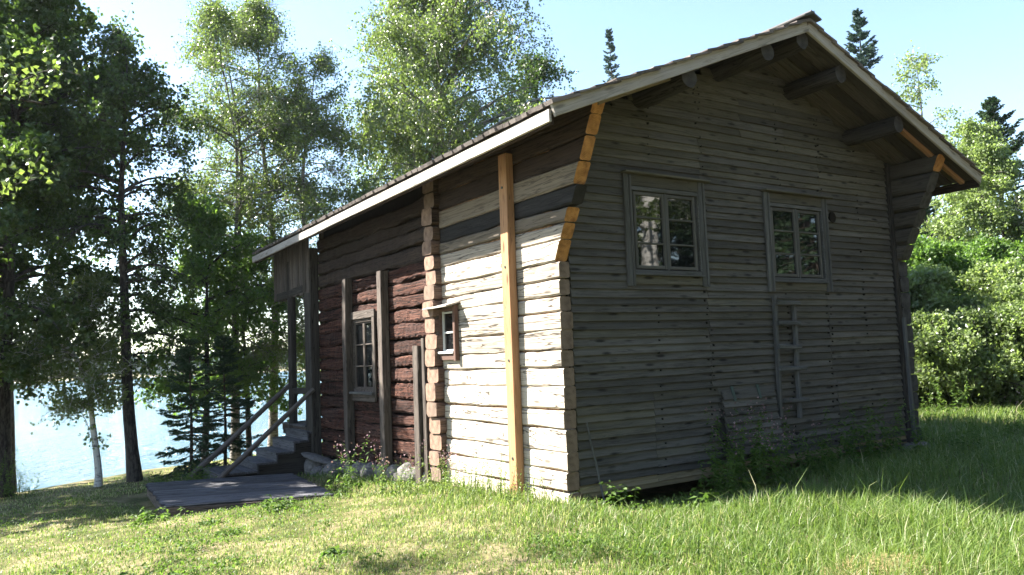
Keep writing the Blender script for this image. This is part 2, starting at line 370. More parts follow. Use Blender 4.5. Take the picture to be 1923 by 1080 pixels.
m, N, L, B = nodes('lake_water')
B.inputs['Base Color'].default_value = (.045, .13, .19, 1); B.inputs['Roughness'].default_value = .10; B.inputs['IOR'].default_value = 1.33
tc = N.new('ShaderNodeTexCoord')
hs = []
for sc, rot in (((1.9, 2.5, 1), .3), ((7, 9, 1), .7), ((.2, .3, 1), .3)):
    mp = N.new('ShaderNodeMapping'); mp.inputs['Rotation'].default_value = (0, 0, rot); mp.inputs['Scale'].default_value = sc; L.new(tc.outputs['Object'], mp.inputs[0])
    n = N.new('ShaderNodeTexNoise'); n.inputs['Scale'].default_value = 1; n.inputs['Detail'].default_value = 4; n.inputs['Roughness'].default_value = .6; L.new(mp.outputs[0], n.inputs[0]); hs.append(n.outputs[0])
a1 = N.new('ShaderNodeMath'); a1.operation = 'MULTIPLY_ADD'; a1.inputs[1].default_value = .35; L.new(hs[1], a1.inputs[0]); L.new(hs[0], a1.inputs[2])
a2 = N.new('ShaderNodeMath'); a2.operation = 'MULTIPLY_ADD'; a2.inputs[1].default_value = 1.5; L.new(hs[2], a2.inputs[0]); L.new(a1.outputs[0], a2.inputs[2])
b = N.new('ShaderNodeBump'); b.inputs['Strength'].default_value = 1.0; b.inputs['Distance'].default_value = .34; L.new(a2.outputs[0], b.inputs['Height']); L.new(b.outputs[0], B.inputs['Normal'])
WV = np.array([[-2600, -2600, WATER], [2600, -2600, WATER], [2600, 2600, WATER], [-2600, 2600, WATER]], float)
tag(npmesh('lake_water', WV, np.array([[0, 1, 2, 3]]), m), 'rippled pale blue lake behind the trees', None, None, 'structure')

# far wood on the other shore: reads as one mass
def far_wood():
    n = 2600
    az = rng.uniform(math.radians(45), math.radians(140), n)           # angle from +X
    d = rng.uniform(385, 620, n)
    x = -5.4 + d * np.cos(az); y = -7 + d * np.sin(az); z = H(x, y)
    ok = (z > -1.2); x, y, z = x[ok], y[ok], z[ok]; n = len(x)
    h = rng.uniform(6, 13, n); w = h * rng.uniform(.14, .26, n)
    V = []; F = []; s = 5
    a = np.arange(s) / s * 2 * math.pi
    lev = [(0, .3), (.1, 1.0), (.6, .6), (1, 0.03)]
    P = np.zeros((n, len(lev), s, 3))
    for k, (t, rr) in enumerate(lev):
        jr = rng.uniform(.7, 1.25, (n, s))
        P[:, k, :, 0] = x[:, None] + np.cos(a) * w[:, None] * rr * jr; P[:, k, :, 1] = y[:, None] + np.sin(a) * w[:, None] * rr * jr; P[:, k, :, 2] = (z + h * t)[:, None] - .3
    base = (np.arange(n) * len(lev) * s)[:, None, None]
    kk = (np.arange(len(lev) - 1) * s)[None, :, None]; jj = np.arange(s)[None, None, :]; j2 = (jj + 1) % s
    F = np.stack(np.broadcast_arrays(base + kk + jj, base + kk + j2, base + kk + s + j2, base + kk + s + jj), -1).reshape(-1, 4)
    at = np.repeat(rng.uniform(0, .9, n), (len(lev) - 1) * s)
    tag(npmesh('distant_forest', P.reshape(-1, 3), F, M['needle'], attr={'rnd': at}), 'dark wooded far shore across the lake', 'forest', None, 'stuff')
far_wood()

# ------------------------------------------------------------------ the log house
RX = 3.30; RZ = 5.72; RS = .405; RY0 = -.95; RY1 = 9.55; EX0 = -.77; EX1 = 7.29
def zt(X, Y): return RZ - RS * abs(X - RX) - .013 * (Y + .95) * min(1, abs(X - RX) / 4)
OUT = -.15
house = empty('log_house', (3.2, 3.8, 0), 'weathered two-section log house with board-clad gable and overhanging roof', 'house')

def flareY(z):
    if z < 2.72: return -.075 + .012 * math.sin(z * 9)
    return -.05 - .50 * (z - 2.68)

# left wall, pale section
lw = pydata('log_wall', [(x, y, z) for x in (-.118, .05) for y in (.06, 2.9) for z in (-.12, 4.28)], [(0, 1, 3, 2), (4, 6, 7, 5), (0, 4, 5, 1), (2, 3, 7, 6), (0, 2, 6, 4), (1, 5, 7, 3)], M['moss'], house, Matrix.Identity(4))
ZB = [-.16, .117, .327, .53, .79, .99, 1.24, 1.45, 1.64, 1.86, 2.06, 2.24, 2.42, 2.61, 2.85, 3.03, 3.19, 3.40, 3.64, 3.88, 4.08, 4.27]
sw = (2.20, 2.66, 1.62, 2.28)      # small window y0 y1 z0 z1
for k in range(len(ZB) - 1):
    z0, z1 = ZB[k], ZB[k + 1]; zc = (z0 + z1) / 2; h = z1 - z0 - .008
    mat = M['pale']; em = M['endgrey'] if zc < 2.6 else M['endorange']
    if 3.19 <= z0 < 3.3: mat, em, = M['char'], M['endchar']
    elif zc > 3.6: mat = M['brownlog_shade']
    elif zc > 3.0: mat = M['midlog']  # upper courses: eave shade put into the darker log colours
    elif k in (9, 12, 14) or rnd.random() < .12: mat = M['paleold']
    y0 = flareY(zc); sh = .5 if zc > 2.7 else 0.0
    if 3.19 <= z0 < 3.3: y0 -= .05
    segs = [(y0, 2.62)]
    if sw[2] - .05 < zc < sw[3] + .02: segs = [(y0, sw[0] - .02)]
    for a, b_ in segs:
        o = beam('log', (-.080, a, zc), (-.080, b_, zc), .16 + rnd.uniform(-.015, .012), h, mat, lw, endmat=em, c=.017, n=18, jit=.003, wob=.008, edge=.020, shear0=-sh)
        if mat is M['char']: o['label'] = 'charred black log'
# left wall, red section
rw = pydata('red_log_wall', [(x, y, z) for x in (-.03, .05) for y in (2.92, 7.6) for z in (-.05, 4.2)], [(0, 1, 3, 2), (4, 6, 7, 5), (0, 4, 5, 1), (2, 3, 7, 6), (0, 2, 6, 4), (1, 5, 7, 3)], M['dark'], house, Matrix.Identity(4))
z = -.08; rwin = (4.92, 5.86, 1.10, 2.32)
while z < 3.9:
    h = rnd.uniform(.19, .25); zc = z + h / 2
    spans = [(2.96, 7.55)]
    if rwin[2] - .03 < zc < rwin[3] + .05: spans = [(2.96, rwin[0] - .02), (rwin[1] + .02, 7.55)]
    for a, b_ in spans:
        beam('log', (-.075, a, zc), (-.075, b_, zc), .16 + rnd.uniform(-.02, .012), h - .018, M['red'] if zc < 3.05 else M['brownlog_shade'], rw, endmat=M['endgrey'], c=.032, n=34, jit=.009, wob=.02, edge=.04)  # top red courses switch to dark brown, painting the eave shade
    z += h
# notched log ends of the cross wall
nw = pydata('cross_wall', [(x, y, z) for x in (-.10, .3) for y in (2.70, 2.86) for z in (-.05, 4.1)], [(0, 1, 3, 2), (4, 6, 7, 5), (0, 4, 5, 1), (2, 3, 7, 6), (0, 2, 6, 4), (1, 5, 7, 3)], M['dark'], house, Matrix.Identity(4))
z = -.06
while z < 3.95:
    h = rnd.uniform(.20, .245); e = -.27 + rnd.uniform(-.035, .03)
    yc = 2.77 + rnd.uniform(-.02, .02)
    beam('log_end', (e, yc, z + h / 2), (.1, yc, z + h / 2), .30 + rnd.uniform(-.03, .03), h - .012, M['notch'] if z < 3.3 else M['brownlog_shade'], nw, endmat=M['endnotch'] if rnd.random() < .75 else M['endgrey'], c=.04, n=3, jit=.008, edge=.02)
    z += h
# right wall
rgt = pydata('log_wall', [(x, y, z) for x in (6.40, 6.50) for y in (.1, 7.6) for z in (.05, 4.2)], [(0, 1, 3, 2), (4, 6, 7, 5), (0, 4, 5, 1), (2, 3, 7, 6), (0, 2, 6, 4), (1, 5, 7, 3)], M['dark'], house, Matrix.Identity(4))
z = .02
while z < 4.25:
    h = rnd.uniform(.235, .275); zc = z + h / 2
    y0 = -.10 + rnd.uniform(-.02, .02) if zc < 2.75 else -.10 - .47 * (zc - 2.75)
    beam('log', (6.475, y0, zc), (6.475, 7.55, zc), .24 + rnd.uniform(-.02, .02), h - .012, M['soffit'], rgt, endmat=M['enddark'] if zc < 4.1 else M['endorange'], c=.045, n=14, jit=.004, wob=.012, edge=.015, shear0=(-.47 if zc > 2.75 else 0))
    z += h
# back wall
bw = pydata('back_wall', [(x, y, z) for x in (-.05, 6.5) for y in (7.5, 7.6) for z in (-.2, 4.15)], [(0, 1, 3, 2), (4, 6, 7, 5), (0, 4, 5, 1), (2, 3, 7, 6), (0, 2, 6, 4), (1, 5, 7, 3)], M['soffit'], house, Matrix.Identity(4))
z = -.15
while z < 4.1:
    beam('log', (-.05, 7.66, z + .12), (6.5, 7.66, z + .12), .14, .225, M['brownlog_shade'], bw, c=.045, n=8, jit=.004, wob=.012); z += .24

# gable wall
gp = [(.03, .07), (6.36, .07), (6.36, zt(6.36, 0) - .16), (RX, RZ - .16), (.03, zt(.03, 0) - .16)]
gw = pydata('gable_wall', [(x, y, z) for y in (.03, .12) for x, z in gp], [(0, 1, 2, 3, 4), (9, 8, 7, 6, 5)] + [(i, i + 5, (i + 1) % 5 + 5, (i + 1) % 5) for i in range(5)], M['dark'], house, Matrix.Identity(4))
WIN = [(.86, 2.20, 2.40, 3.71), (3.34, 4.70, 2.36, 3.69)]
HATCH = (2.30, 3.30, .27, 1.05)
z = .07; k = 0
while z < 5.5:
    e = .094 + rnd.uniform(-.010, .010)
    if z > 3.9: e += .012
    zc = z + e / 2; xa, xb = .035, 6.33
    lim = (RZ - .13 - (zc + .02)) / RS
    xa, xb = max(xa, RX - lim), min(xb, RX + lim)
    if xb - xa < .15: break
    iv = [(xa, xb)]
    for (a, b_, c0, c1) in WIN:
        if c0 + .03 < zc < c1 - .02:
            iv = [q for (p0, p1) in iv for q in ((p0, min(p1, a + .05)), (max(p0, b_ - .05), p1)) if q[1] - q[0] > .04]
    joints = [2.19 + rnd.uniform(-.012, .012), 4.62 + rnd.uniform(-.01, .01)] if z > 1.08 else [1.19, 2.28, 4.70]
    if z > 4.2: joints = [3.0 + (k % 2) * .9]
    if z > 4.9: joints = []
    for (p0, p1) in iv:
        cuts = [p0] + [j for j in joints if p0 + .15 < j < p1 - .15] + [p1]
        for a, b_ in zip(cuts[:-1], cuts[1:]):
            dz = rnd.uniform(-.006, .006)
            mat = M['sidinggreen'] if (z > 3.7 and rnd.random() < .7) or rnd.random() < .15 else M['siding']
            if z < .09 and a < 2.5: mat = M['newboard']
            beam('siding_board', (a + .002, -.018, zc + .012 + dz), (b_ - .002, -.018, zc + .012 + rnd.uniform(-.006, .006)), .020, e + .022, mat, gw, up=(0, .30, 1), c=.003, n=max(1, int((b_ - a) / .45)), jit=.0008, wob=.003, edge=.002)
    z += e; k += 1
nv = []; nf_ = []
for zz in np.arange(.14, 5.3, .094):
    for xx in (1.32, 2.15, 2.23, 3.72, 4.58, 4.66, 5.5):
        x_ = xx + rnd.uniform(-.02, .02); z_ = zz + rnd.uniform(-.02, .02); e_ = rnd.uniform(.004, .008)
        if rnd.random() < .35 or zz > zt(x_, 0) - .3 or any(a < x_ < b_ and c0 < z_ < c1 for (a, b_, c0, c1) in WIN) or (2.25 < x_ < 3.35 and z_ < 1.12): continue
        o_ = len(nv); nv += [(x_ + dx * e_, yy, z_ + dz_ * e_ * 1.6) for yy in (-.050, -.02) for dx, dz_ in ((-1, -1), (1, -1), (1, 1), (-1, 1))]
        nf_ += [tuple(o_ + i for i in q) for q in ((0, 1, 2, 3), (0, 4, 5, 1), (1, 5, 6, 2), (2, 6, 7, 3), (3, 7, 4, 0))]
pydata('nail_heads', nv, nf_, M['char'], gw, Matrix.Identity(4))['kind'] = 'stuff'
beam('sill_board', (.07, -.015, .075), (6.3, -.015, .115), .035, .13, M['newboard'], gw, c=.008, n=8, jit=.002, wob=.006)
beam('corner_board', (6.36, -.045, .02), (6.33, -.045, 4.36), .10, .07, M['purlin'], house, up=(0, 1, 0), c=.012, n=6, jit=.003)
beam('corner_board', (6.39, -.11, .04), (6.36, -.11, 1.95), .055, .05, M['casing'], house, up=(0, 1, 0), c=.008, n=4, jit=.002)
for xj in (1.19, 2.28):
    pass

def gable_window(x0, x1, z0, z1):
    y = -.055
    w = joined('window', [((x0 + .1, -.02, z0 + .1), (x0 + .1, -.02, z1 - .08), .05, .09, (0, 1, 0), dict(c=.004)),
                          ((x1 - .1, -.02, z0 + .1), (x1 - .1, -.02, z1 - .08), .05, .09, (0, 1, 0), dict(c=.004)),
                          ((x0 + .1, -.02, z1 - .18), (x1 - .1, -.02, z1 - .18), .05, .09, (0, 1, 0), dict(c=.004)),
                          ((x0 + .1, -.02, z0 + .13), (x1 - .1, -.02, z0 + .13), .05, .09, (0, 1, 0), dict(c=.004))], M['casing'], house)
    for xs, d in ((x0 + .055, -.01), (x1 - .055, 0)):
        beam('side_casing', (xs, y, z0 - .03 + d), (xs, y, z1 - .02), .105, .035, M['casing'], w, up=(0, 1, 0), c=.005, n=5, jit=.0015)
        beam('casing_strip', (xs + .03, y - .027, z0 - .03 + d), (xs + .03, y - .027, z1 - .03), .035, .018, M['casing'], w, up=(0, 1, 0), c=.004, n=3, jit=.001)
    beam('head_casing', (x0 + .11, y + .004, z1 - .085), (x1 - .11, y + .004, z1 - .085), .03, .13, M['sidinggreen'], w, c=.005, n=3, jit=.001)
    beam('head_cap', (x0 - .02, y - .03, z1 + .0), (x1 + .06, y - .03, z1 - .008), .12, .022, M['sidinggreen'], w, c=.005, n=4, jit=.0015)
    beam('apron', (x0 + .11, y + .01, z0 + .035), (x1 - .11, y + .01, z0 + .035), .025, .10, M['sidinggreen'], w, c=.004, n=3, jit=.0015)
    beam('sill', (x0 + .09, y - .012, z0 + .098), (x1 - .09, y - .012, z0 + .098), .06, .022, M['casing'], w, c=.004, n=3, jit=.001)
    a, b_ = x0 + .155, x1 - .155; c0, c1 = z0 + .17, z1 - .215; mid = (a + b_) / 2
    ys = -.032
    for s0, s1 in ((a, mid - .012), (mid + .012, b_)):
        for xs in (s0 + .02, s1 - .02): beam('sash_stile', (xs, ys, c0), (xs, ys, c1), .042, .03, M['sash'], w, up=(0, 1, 0), c=.004, n=2, jit=.001)
        for q, zz in enumerate((c0 + .02, c0 + (c1 - c0) / 3, c0 + (c1 - c0) * 2 / 3, c1 - .02)):
            beam('sash_bar', (s0 + .042, ys + .002, zz), (s1 - .042, ys + .002, zz), .026, .04 if q in (0, 3) else .022, M['sash'], w, c=.004)
        for q in range(3):
            za, zb = c0 + (c1 - c0) * q / 3 + .008, c0 + (c1 - c0) * (q + 1) / 3 - .008
            p = pydata('pane', [(-(s1 - s0) / 2 + .03, yy, zz) for yy in (0, .004) for zz in (0, zb - za)] + [((s1 - s0) / 2 - .03, yy, zz) for yy in (0, .004) for zz in (0, zb - za)],
                       [(0, 1, 5, 4), (2, 6, 7, 3), (0, 2, 3, 1), (4, 5, 7, 6), (1, 3, 7, 5), (0, 4, 6, 2)], M['glass'], w, Matrix.Translation(((s0 + s1) / 2, ys + .008, za)) @ Matrix.Rotation(math.radians(rnd.uniform(-.35, .35)), 4, 'X') @ Matrix.Rotation(math.radians(rnd.uniform(-.3, .3)), 4, 'Z'))
    beam('mullion', (mid, ys - .008, c0 - .02), (mid, ys - .008, c1 + .02), .03, .03, M['casing'], w, up=(0, 1, 0), c=.004)
for w_ in WIN: gable_window(*w_)

# round vent hole: short pipe, its shaded depth painted as a near-flush black bottom
def vent():
    V = []; F = []; s = 20
    prof = [(.080, .03), (.080, -.045), (.074, -.050), (.072, -.047)]
    for r, y in prof:
        for j in range(s): a = 2 * math.pi * j / s; V.append((r * math.cos(a), y, r * math.sin(a)))
    for k in range(3):
        for j in range(s): F.append((k * s + j, k * s + (j + 1) % s, (k + 1) * s + (j + 1) % s, (k + 1) * s + j))
    F.append(tuple(range(3 * s, 4 * s)))
    pydata('vent_hole', V, F, M['dark'], house, Matrix.Translation((4.86, 0, 3.42)))
vent()

# hatch, hinged at its top and standing a little open at the bottom
hx0, hx1, hz0, hz1 = HATCH
tilt = .09
h = pydata('hatch', [(x, y, z) for x in (hx0 + .02, hx1 - .02) for y, z in ((-.050, hz1), (-.05 - tilt, hz0 + .02), (-.035, hz1), (-.035 - tilt, hz0 + .02))], [(0, 1, 5, 4), (2, 6, 7, 3), (0, 2, 3, 1), (4, 5, 7, 6), (0, 4, 6, 2), (1, 3, 7, 5)], M['dark'], house, Matrix.Identity(4))
for q in range(8):
    t0 = (q + .5) / 8
    beam('siding_board', (hx0 + rnd.uniform(-.01, .01), -.066 - tilt * (1 - (1 - t0)), hz1 - (hz1 - hz0) * t0), (hx1 + rnd.uniform(-.015, .01), -.066 - tilt * t0, hz1 - (hz1 - hz0) * t0 - rnd.uniform(0, .008)), .018, (hz1 - hz0) / 8 + .02, M['siding'], h, up=(0, .42, 1), c=.004, n=4, jit=.0015, wob=.005, edge=.006)
for xs in (hx0 + .2, hx0 + .68):
    beam('strap_hinge', (xs, -.055, hz1 + .06), (xs, -.10, hz1 - .12), .05, .012, M['iron'], h, up=(0, 1, 0), c=.003)

# clamp posts and casings on the left wall
beam('clamp_post', (-.215, .83, -.12), (-.215, .81, 4.0), .165, .105, M['newpost'], house, up=(1, 0, 0), c=.006, n=8, jit=.0015, wob=.006)
np_ = [o for o in house.children if o.name.startswith('clamp_post')][0]; np_['label'] = 'fresh orange pine clamp post'
for zz in (.42, 1.55, 2.65, 3.6):
    cyl('bolt', (-.262, .82, zz), (-.276, .82, zz), .018, .015, M['iron'], np_, 8, 1)
for y0, zz in ((4.42, 3.0), (5.90, 3.03)):
    beam('clamp_post', (-.23, y0, -.1), (-.23, y0 + rnd.uniform(-.02, .02), zz), .17, .13, M['greypost'], house, up=(1, 0, 0), c=.012, n=8, jit=.004, wob=.01)
beam('clamp_post', (-.25, 3.20, -.12), (-.25, 3.18, 1.80), .17, .13, M['greypost'], house, up=(1, 0, 0), c=.012, n=6, jit=.004)
beam('clamp_post', (-.22, 3.03, -.10), (-.22, 3.03, 1.90), .10, .10, M['greypost'], house, up=(1, 0, 0), c=.01, n=6, jit=.003)
beam('corner_post', (-.24, 7.66, -.30), (-.24, 7.66, 3.78), .36, .17, M['purlin'], house, up=(1, 0, 0), c=.012, n=6, jit=.004)

# red section window
y0, y1, z0, z1 = rwin
w = joined('window', [((-.11, y0 + .03, z0), (-.11, y0 + .03, z1), .06, .12, (1, 0, 0), dict(c=.004)), ((-.11, y1 - .03, z0), (-.11, y1 - .03, z1), .06, .12, (1, 0, 0), dict(c=.004)),
                      ((-.11, y0 + .06, z1 - .03), (-.11, y1 - .06, z1 - .03), .12, .06, (0, 0, 1), dict(c=.004)), ((-.11, y0 + .06, z0 + .03), (-.11, y1 - .06, z0 + .03), .12, .06, (0, 0, 1), dict(c=.004))], M['greypost'], house)
for ys in (y0 - .02, y1 + .02): beam('side_casing', (-.185, ys, z0 - .08), (-.185, ys, z1 + .04), .11, .03, M['greypost'], w, up=(1, 0, 0), c=.005, n=3, jit=.001)
beam('head_casing', (-.187, y0 - .08, z1 + .06), (-.187, y1 + .08, z1 + .06), .035, .13, M['greypost'], w, c=.005, n=2, jit=.001)
beam('sill', (-.21, y0 - .05, z0 - .01), (-.21, y1 + .05, z0 - .01), .10, .04, M['casing'], w, c=.006, n=2)
beam('apron', (-.188, y0 - .04, z0 - .09), (-.188, y1 + .04, z0 - .09), .03, .11, M['greypost'], w, c=.005, n=2)
ym = (y0 + y1) / 2
for s0, s1 in ((y0 + .06, ym), (ym, y1 - .06)):
    for yy in (s0 + .02, s1 - .02): beam('sash_stile', (-.135, yy, z0 + .06), (-.135, yy, z1 - .06), .035, .035, M['greypost'], w, up=(1, 0, 0), c=.004)
    for q in range(4):
        zz = z0 + .075 + (z1 - z0 - .15) * q / 3
        beam('sash_bar', (-.134, s0 + .038, zz), (-.134, s1 - .038, zz), .03, .03 if q in (0, 3) else .02, M['greypost'], w, c=.004)
    for q in range(3):
        za = z0 + .07 + (z1 - z0 - .15) * q / 3; hh = (z1 - z0 - .15) / 3
        pydata('pane', [(x, y, zz) for x in (0, .004) for y in (s0 + .03 - s0, s1 - .03 - s0) for zz in (0, hh)], [(0, 1, 3, 2), (4, 6, 7, 5), (0, 4, 5, 1), (2, 3, 7, 6), (0, 2, 6, 4), (1, 5, 7, 3)], M['glass'], w, Matrix.Translation((-.128, s0, za)) @ Matrix.Rotation(math.radians(rnd.uniform(-.4, .4)), 4, 'Z'))
# small pantry window beside the notched corner
y0, y1, z0, z1 = sw
w = joined('window', [((-.125, y0 + .02, z0), (-.125, y0 + .02, z1), .04, .16, (1, 0, 0), dict(c=.004)), ((-.125, y1 - .02, z0), (-.125, y1 - .02, z1), .04, .16, (1, 0, 0), dict(c=.004)),
                      ((-.125, y0 + .04, z1 - .02), (-.125, y1 - .04, z1 - .02), .16, .04, (0, 0, 1), dict(c=.004)), ((-.125, y0 + .04, z0 + .02), (-.125, y1 - .04, z0 + .02), .16, .04, (0, 0, 1), dict(c=.004))], M['redwood'], house)
w['label'] = 'small red-framed window with tin-like cap board'
beam('side_casing', (-.195, y0 - .01, z0 - .05), (-.195, y0 - .01, z1 + .02), .06, .065, M['redwood'], w, up=(1, 0, 0), c=.006, n=3, jit=.002)
beam('side_casing', (-.20, y1 + .01, z0 - .03), (-.20, y1 + .01, z1 + .02), .06, .08, M['greypost'], w, up=(1, 0, 0), c=.006, n=3, jit=.002)
beam('head_cap', (-.255, y0 - .08, z1 + .035), (-.255, y1 + .14, z1 + .03), .24, .02, M['fascia'], w, up=(-.25, 0, 1), c=.004, n=3, jit=.002)
beam('sill', (-.20, y0 + .02, z0 + .06), (-.20, y1 - .02, z0 + .06), .07, .03, M['white'], w, c=.004)
beam('apron', (-.195, y0 + .02, z0 - .0), (-.195, y1 - .02, z0 - .0), .03, .08, M['redwood'], w, c=.004)
ym = (y0 + y1) / 2
for yy in (y0 + .06, y1 - .06): beam('sash_stile', (-0.150, yy, z0 + .05), (-0.150, yy, z1 - .04), .03, .03, M['white'], w, up=(1, 0, 0), c=.003)
for zz in (z0 + .09, (z0 + z1) / 2, z1 - .06): beam('sash_bar', (-0.149, y0 + .075, zz), (-0.149, y1 - .075, zz), .028, .024, M['white'], w, c=.003)
for q in range(2):
    pydata('pane', [(x, y, zz) for x in (0, .004) for y in (y0 + .07, y1 - .07) for zz in (0, .27)], [(0, 1, 3, 2), (4, 6, 7, 5), (0, 4, 5, 1), (2, 3, 7, 6), (0, 2, 6, 4), (1, 5, 7, 3)], M['glass'], w, Matrix.Translation((-.143, 0, z0 + .09 + q * .275)))

# ---- roof
def slab(side):
    xs = [EX0, RX] if side < 0 else [RX, EX1]
    V = []
    for dz in (-.075, -.05):
        for x in xs:
            for y in (RY0 + .04, RY1): V.append((x, y, zt(x, y) + dz))
    return V
V = []; F = []
for s in (-1, 1):
    o = len(V); V += slab(s); F += [tuple(i + o for i in q) for q in ((0, 1, 3, 2), (4, 6, 7, 5), (0, 4, 5, 1), (2, 3, 7, 6), (0, 2, 6, 4), (1, 5, 7, 3))]
roof = pydata('roof', V, F, M['soffit'], house, Matrix.Identity(4))
y = RY0 + .035
while y < RY1 - .05:
    wd = rnd.uniform(.17, .23); yc = y + wd / 2
    for xa, xb in ((EX0 + .03, RX - .02), (RX + .02, EX1 - .03)):
        nrm = (-RS, 0, 1) if xa < RX - 1 else (RS, 0, 1)
        d = .085 + rnd.uniform(0, .008)
        beam('soffit_board', (xa, yc, zt(xa, yc) - d), (xb, yc, zt(xb, yc) - d), wd - .012, .02, M['soffit'], roof, up=nrm, c=.004, n=2, jit=.001)
    y += wd
# shingle courses
for s in (-1, 1):
    ex = EX0 - .05 if s < 0 else EX1 + .05
    nc = 15
    for k in range(nc):
        a = ex + (RX - ex) * k / nc; b_ = ex + (RX - ex) * min(1, (k + 1.25) / nc)
        pa = Vector(((a + b_) / 2, RY0 - .05 + rnd.uniform(-.02, .01), 0)); pb = Vector(((a + b_) / 2, RY1 + .04, 0))
        for p in (pa, pb): p.z = zt(p.x, p.y) - .012
        ln = math.hypot(b_ - a, RS * (b_ - a))
        if s < 0 and k < 2:
            yy = RY0 - .05
            while yy < RY1 + .02:
                wdt = rnd.uniform(.09, .15); yc = yy + wdt / 2; ja = rnd.uniform(-.025, .02)
                q0 = (a + ja, yc, zt(a + ja, yc) + (.004 if k else -.006) + rnd.uniform(-.004, .008)); q1 = (b_, yc, zt(b_, yc) - .018)
                beam('shingle', q0, q1, wdt - .006, .045 if k == 0 else .024, M['shingle'], roof, up=(-RS, 0, 1), c=.003)
                yy += wdt
        else:
            nrm = Vector((-RS * (-s), 0, 1)) if False else Vector((s * RS, 0, 1)) + Vector((s * -.09, 0, 0)) * 1
            beam('shingle_course', pa, pb, ln, .026, M['shingle'], roof, up=nrm, c=.005, n=20, jit=.006)
# ridge boards
beam('ridge_board', (RX - .09, RY0 - .12, RZ + .018), (RX - .09, RY1 + .05, RZ + .018), .22, .025, M['casing'], roof, up=(-RS, 0, 1), c=.004, n=8, jit=.003)
beam('ridge_board', (RX + .085, RY0 - .09, RZ + .038), (RX + .085, RY1 + .05, RZ + .038), .22, .025, M['casing'], roof, up=(RS, 0, 1), c=.004, n=8, jit=.003)
# rake boards
beam('rake_board', (EX0 - .02, RY0, zt(EX0 - .02, RY0) - .085), (RX - .004, RY0, RZ - .085), .035, .15, M['fascia'], roof, up=(-RS, 0, 1), c=.006, n=10, jit=.002, wob=.006)
beam('rake_board', (RX + .004, RY0 + .002, RZ - .085), (EX1 + .02, RY0 + .002, zt(EX1 + .02, RY0) - .085), .035, .15, M['fascia'], roof, up=(RS, 0, 1), c=.006, n=10, jit=.002, wob=.006)
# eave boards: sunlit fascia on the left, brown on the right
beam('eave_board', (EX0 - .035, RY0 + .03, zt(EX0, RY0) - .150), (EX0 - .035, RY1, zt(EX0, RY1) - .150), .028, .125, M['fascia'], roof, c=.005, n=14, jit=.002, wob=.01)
beam('eave_board', (EX0 + .01, RY0 + .05, zt(EX0, RY0) - .175), (EX0 + .01, RY1 - .01, zt(EX0, RY1) - .175), .03, .10, M['brownlog_shade'], roof, c=.005, n=14, jit=.002)
beam('eave_board', (EX1 + .03, RY0 + .03, zt(EX1, RY0) - .14), (EX1 + .03, RY1, zt(EX1, RY1) - .14), .028, .13, M['brownlog_shade'], roof, c=.005, n=14, jit=.002)
# purlins
for px, dz in ((1.22, 0), (2.62, 0), (RX, -.02), (4.10, 0), (5.38, 0)):
    r = .118
    zc = zt(px, -.5) - .10 - r * 1.05 + (dz if px != RX else -.03)
    cyl('purlin', (px, -.86 + rnd.uniform(-.02, .02), zc), (px + rnd.uniform(-.03, .03), .35, zc - .01), r, r * 1.06, M['purlin'], roof, 16, 6, .12, M['enddark'], .02)
    cyl('purlin', (px, 7.4, zc - .1), (px, 9.35, zc - .12), r, r, M['purlin'], roof, 12, 3, .1, M['enddark'])
beam('brace_batten', (5.52, -.72, zt(5.52, -.7) - .135), (7.22, -.72, zt(7.22, -.7) - .135), .07, .05, M['newpost'], roof, up=(RS, 0, 1), c=.005, n=3)
beam('brace_batten', (-.1, -.80, zt(-.1, -.8) - .15), (.95, -.80, zt(.95, -.8) - .15), .05, .06, M['newboard'], roof, up=(-RS, 0, 1), c=.005, n=3)

# ---- porch at the lake end
pf = pydata('porch', [(x, y, z) for x in (-.32, 6.4) for y in (7.78, 9.30) for z in (.30, .42)], [(0, 1, 3, 2), (4, 6, 7, 5), (0, 4, 5, 1), (2, 3, 7, 6), (0, 2, 6, 4), (1, 5, 7, 3)], M['greypost'], house, Matrix.Identity(4))
for q in range(8):
    yy = 7.88 + q * .185
    beam('floor_plank', (-.36, yy, .435), (6.4, yy, .435), .178, .026, M['deck'], pf, c=.004, n=2)
for px, py in ((-.28, 8.72), (3.2, 9.2), (6.3, 9.2)):
    cyl('porch_post', (px, py, -.55), (px, py, zt(px, py) - .2 if px > 0 else 3.66), .085, .08, M['purlin'], pf, 12, 5, .08)
q = 7.50; kk = 0
while q < 9.50:
    wd = rnd.uniform(.15, .21)
    beam('panel_board', (-.33 - .006 * (kk % 2), q + wd / 2, 2.96 + rnd.uniform(-.05, .03)), (-.33 - .006 * (kk % 2), q + wd / 2, zt(-.33, q) - .13), wd - .008, .024, M['greypost'], pf, up=(1, 0, 0), c=.004, n=2, jit=.001)
    q += wd; kk += 1
beam('porch_beam', (-.28, 7.85, 3.04), (-.28, 9.5, 3.0), .14, .16, M['purlin'], pf, c=.015, n=4, jit=.003)
beam('porch_rail', (-.28, 7.8, 1.10), (-.28, 8.72, 1.08), .07, .12, M['purlin'], pf, c=.012, n=2, jit=.002)
beam('porch_beam', (-.3, 9.25, .32), (6.4, 9.25, .32), .14, .2, M['purlin'], pf, c=.015, n=4)

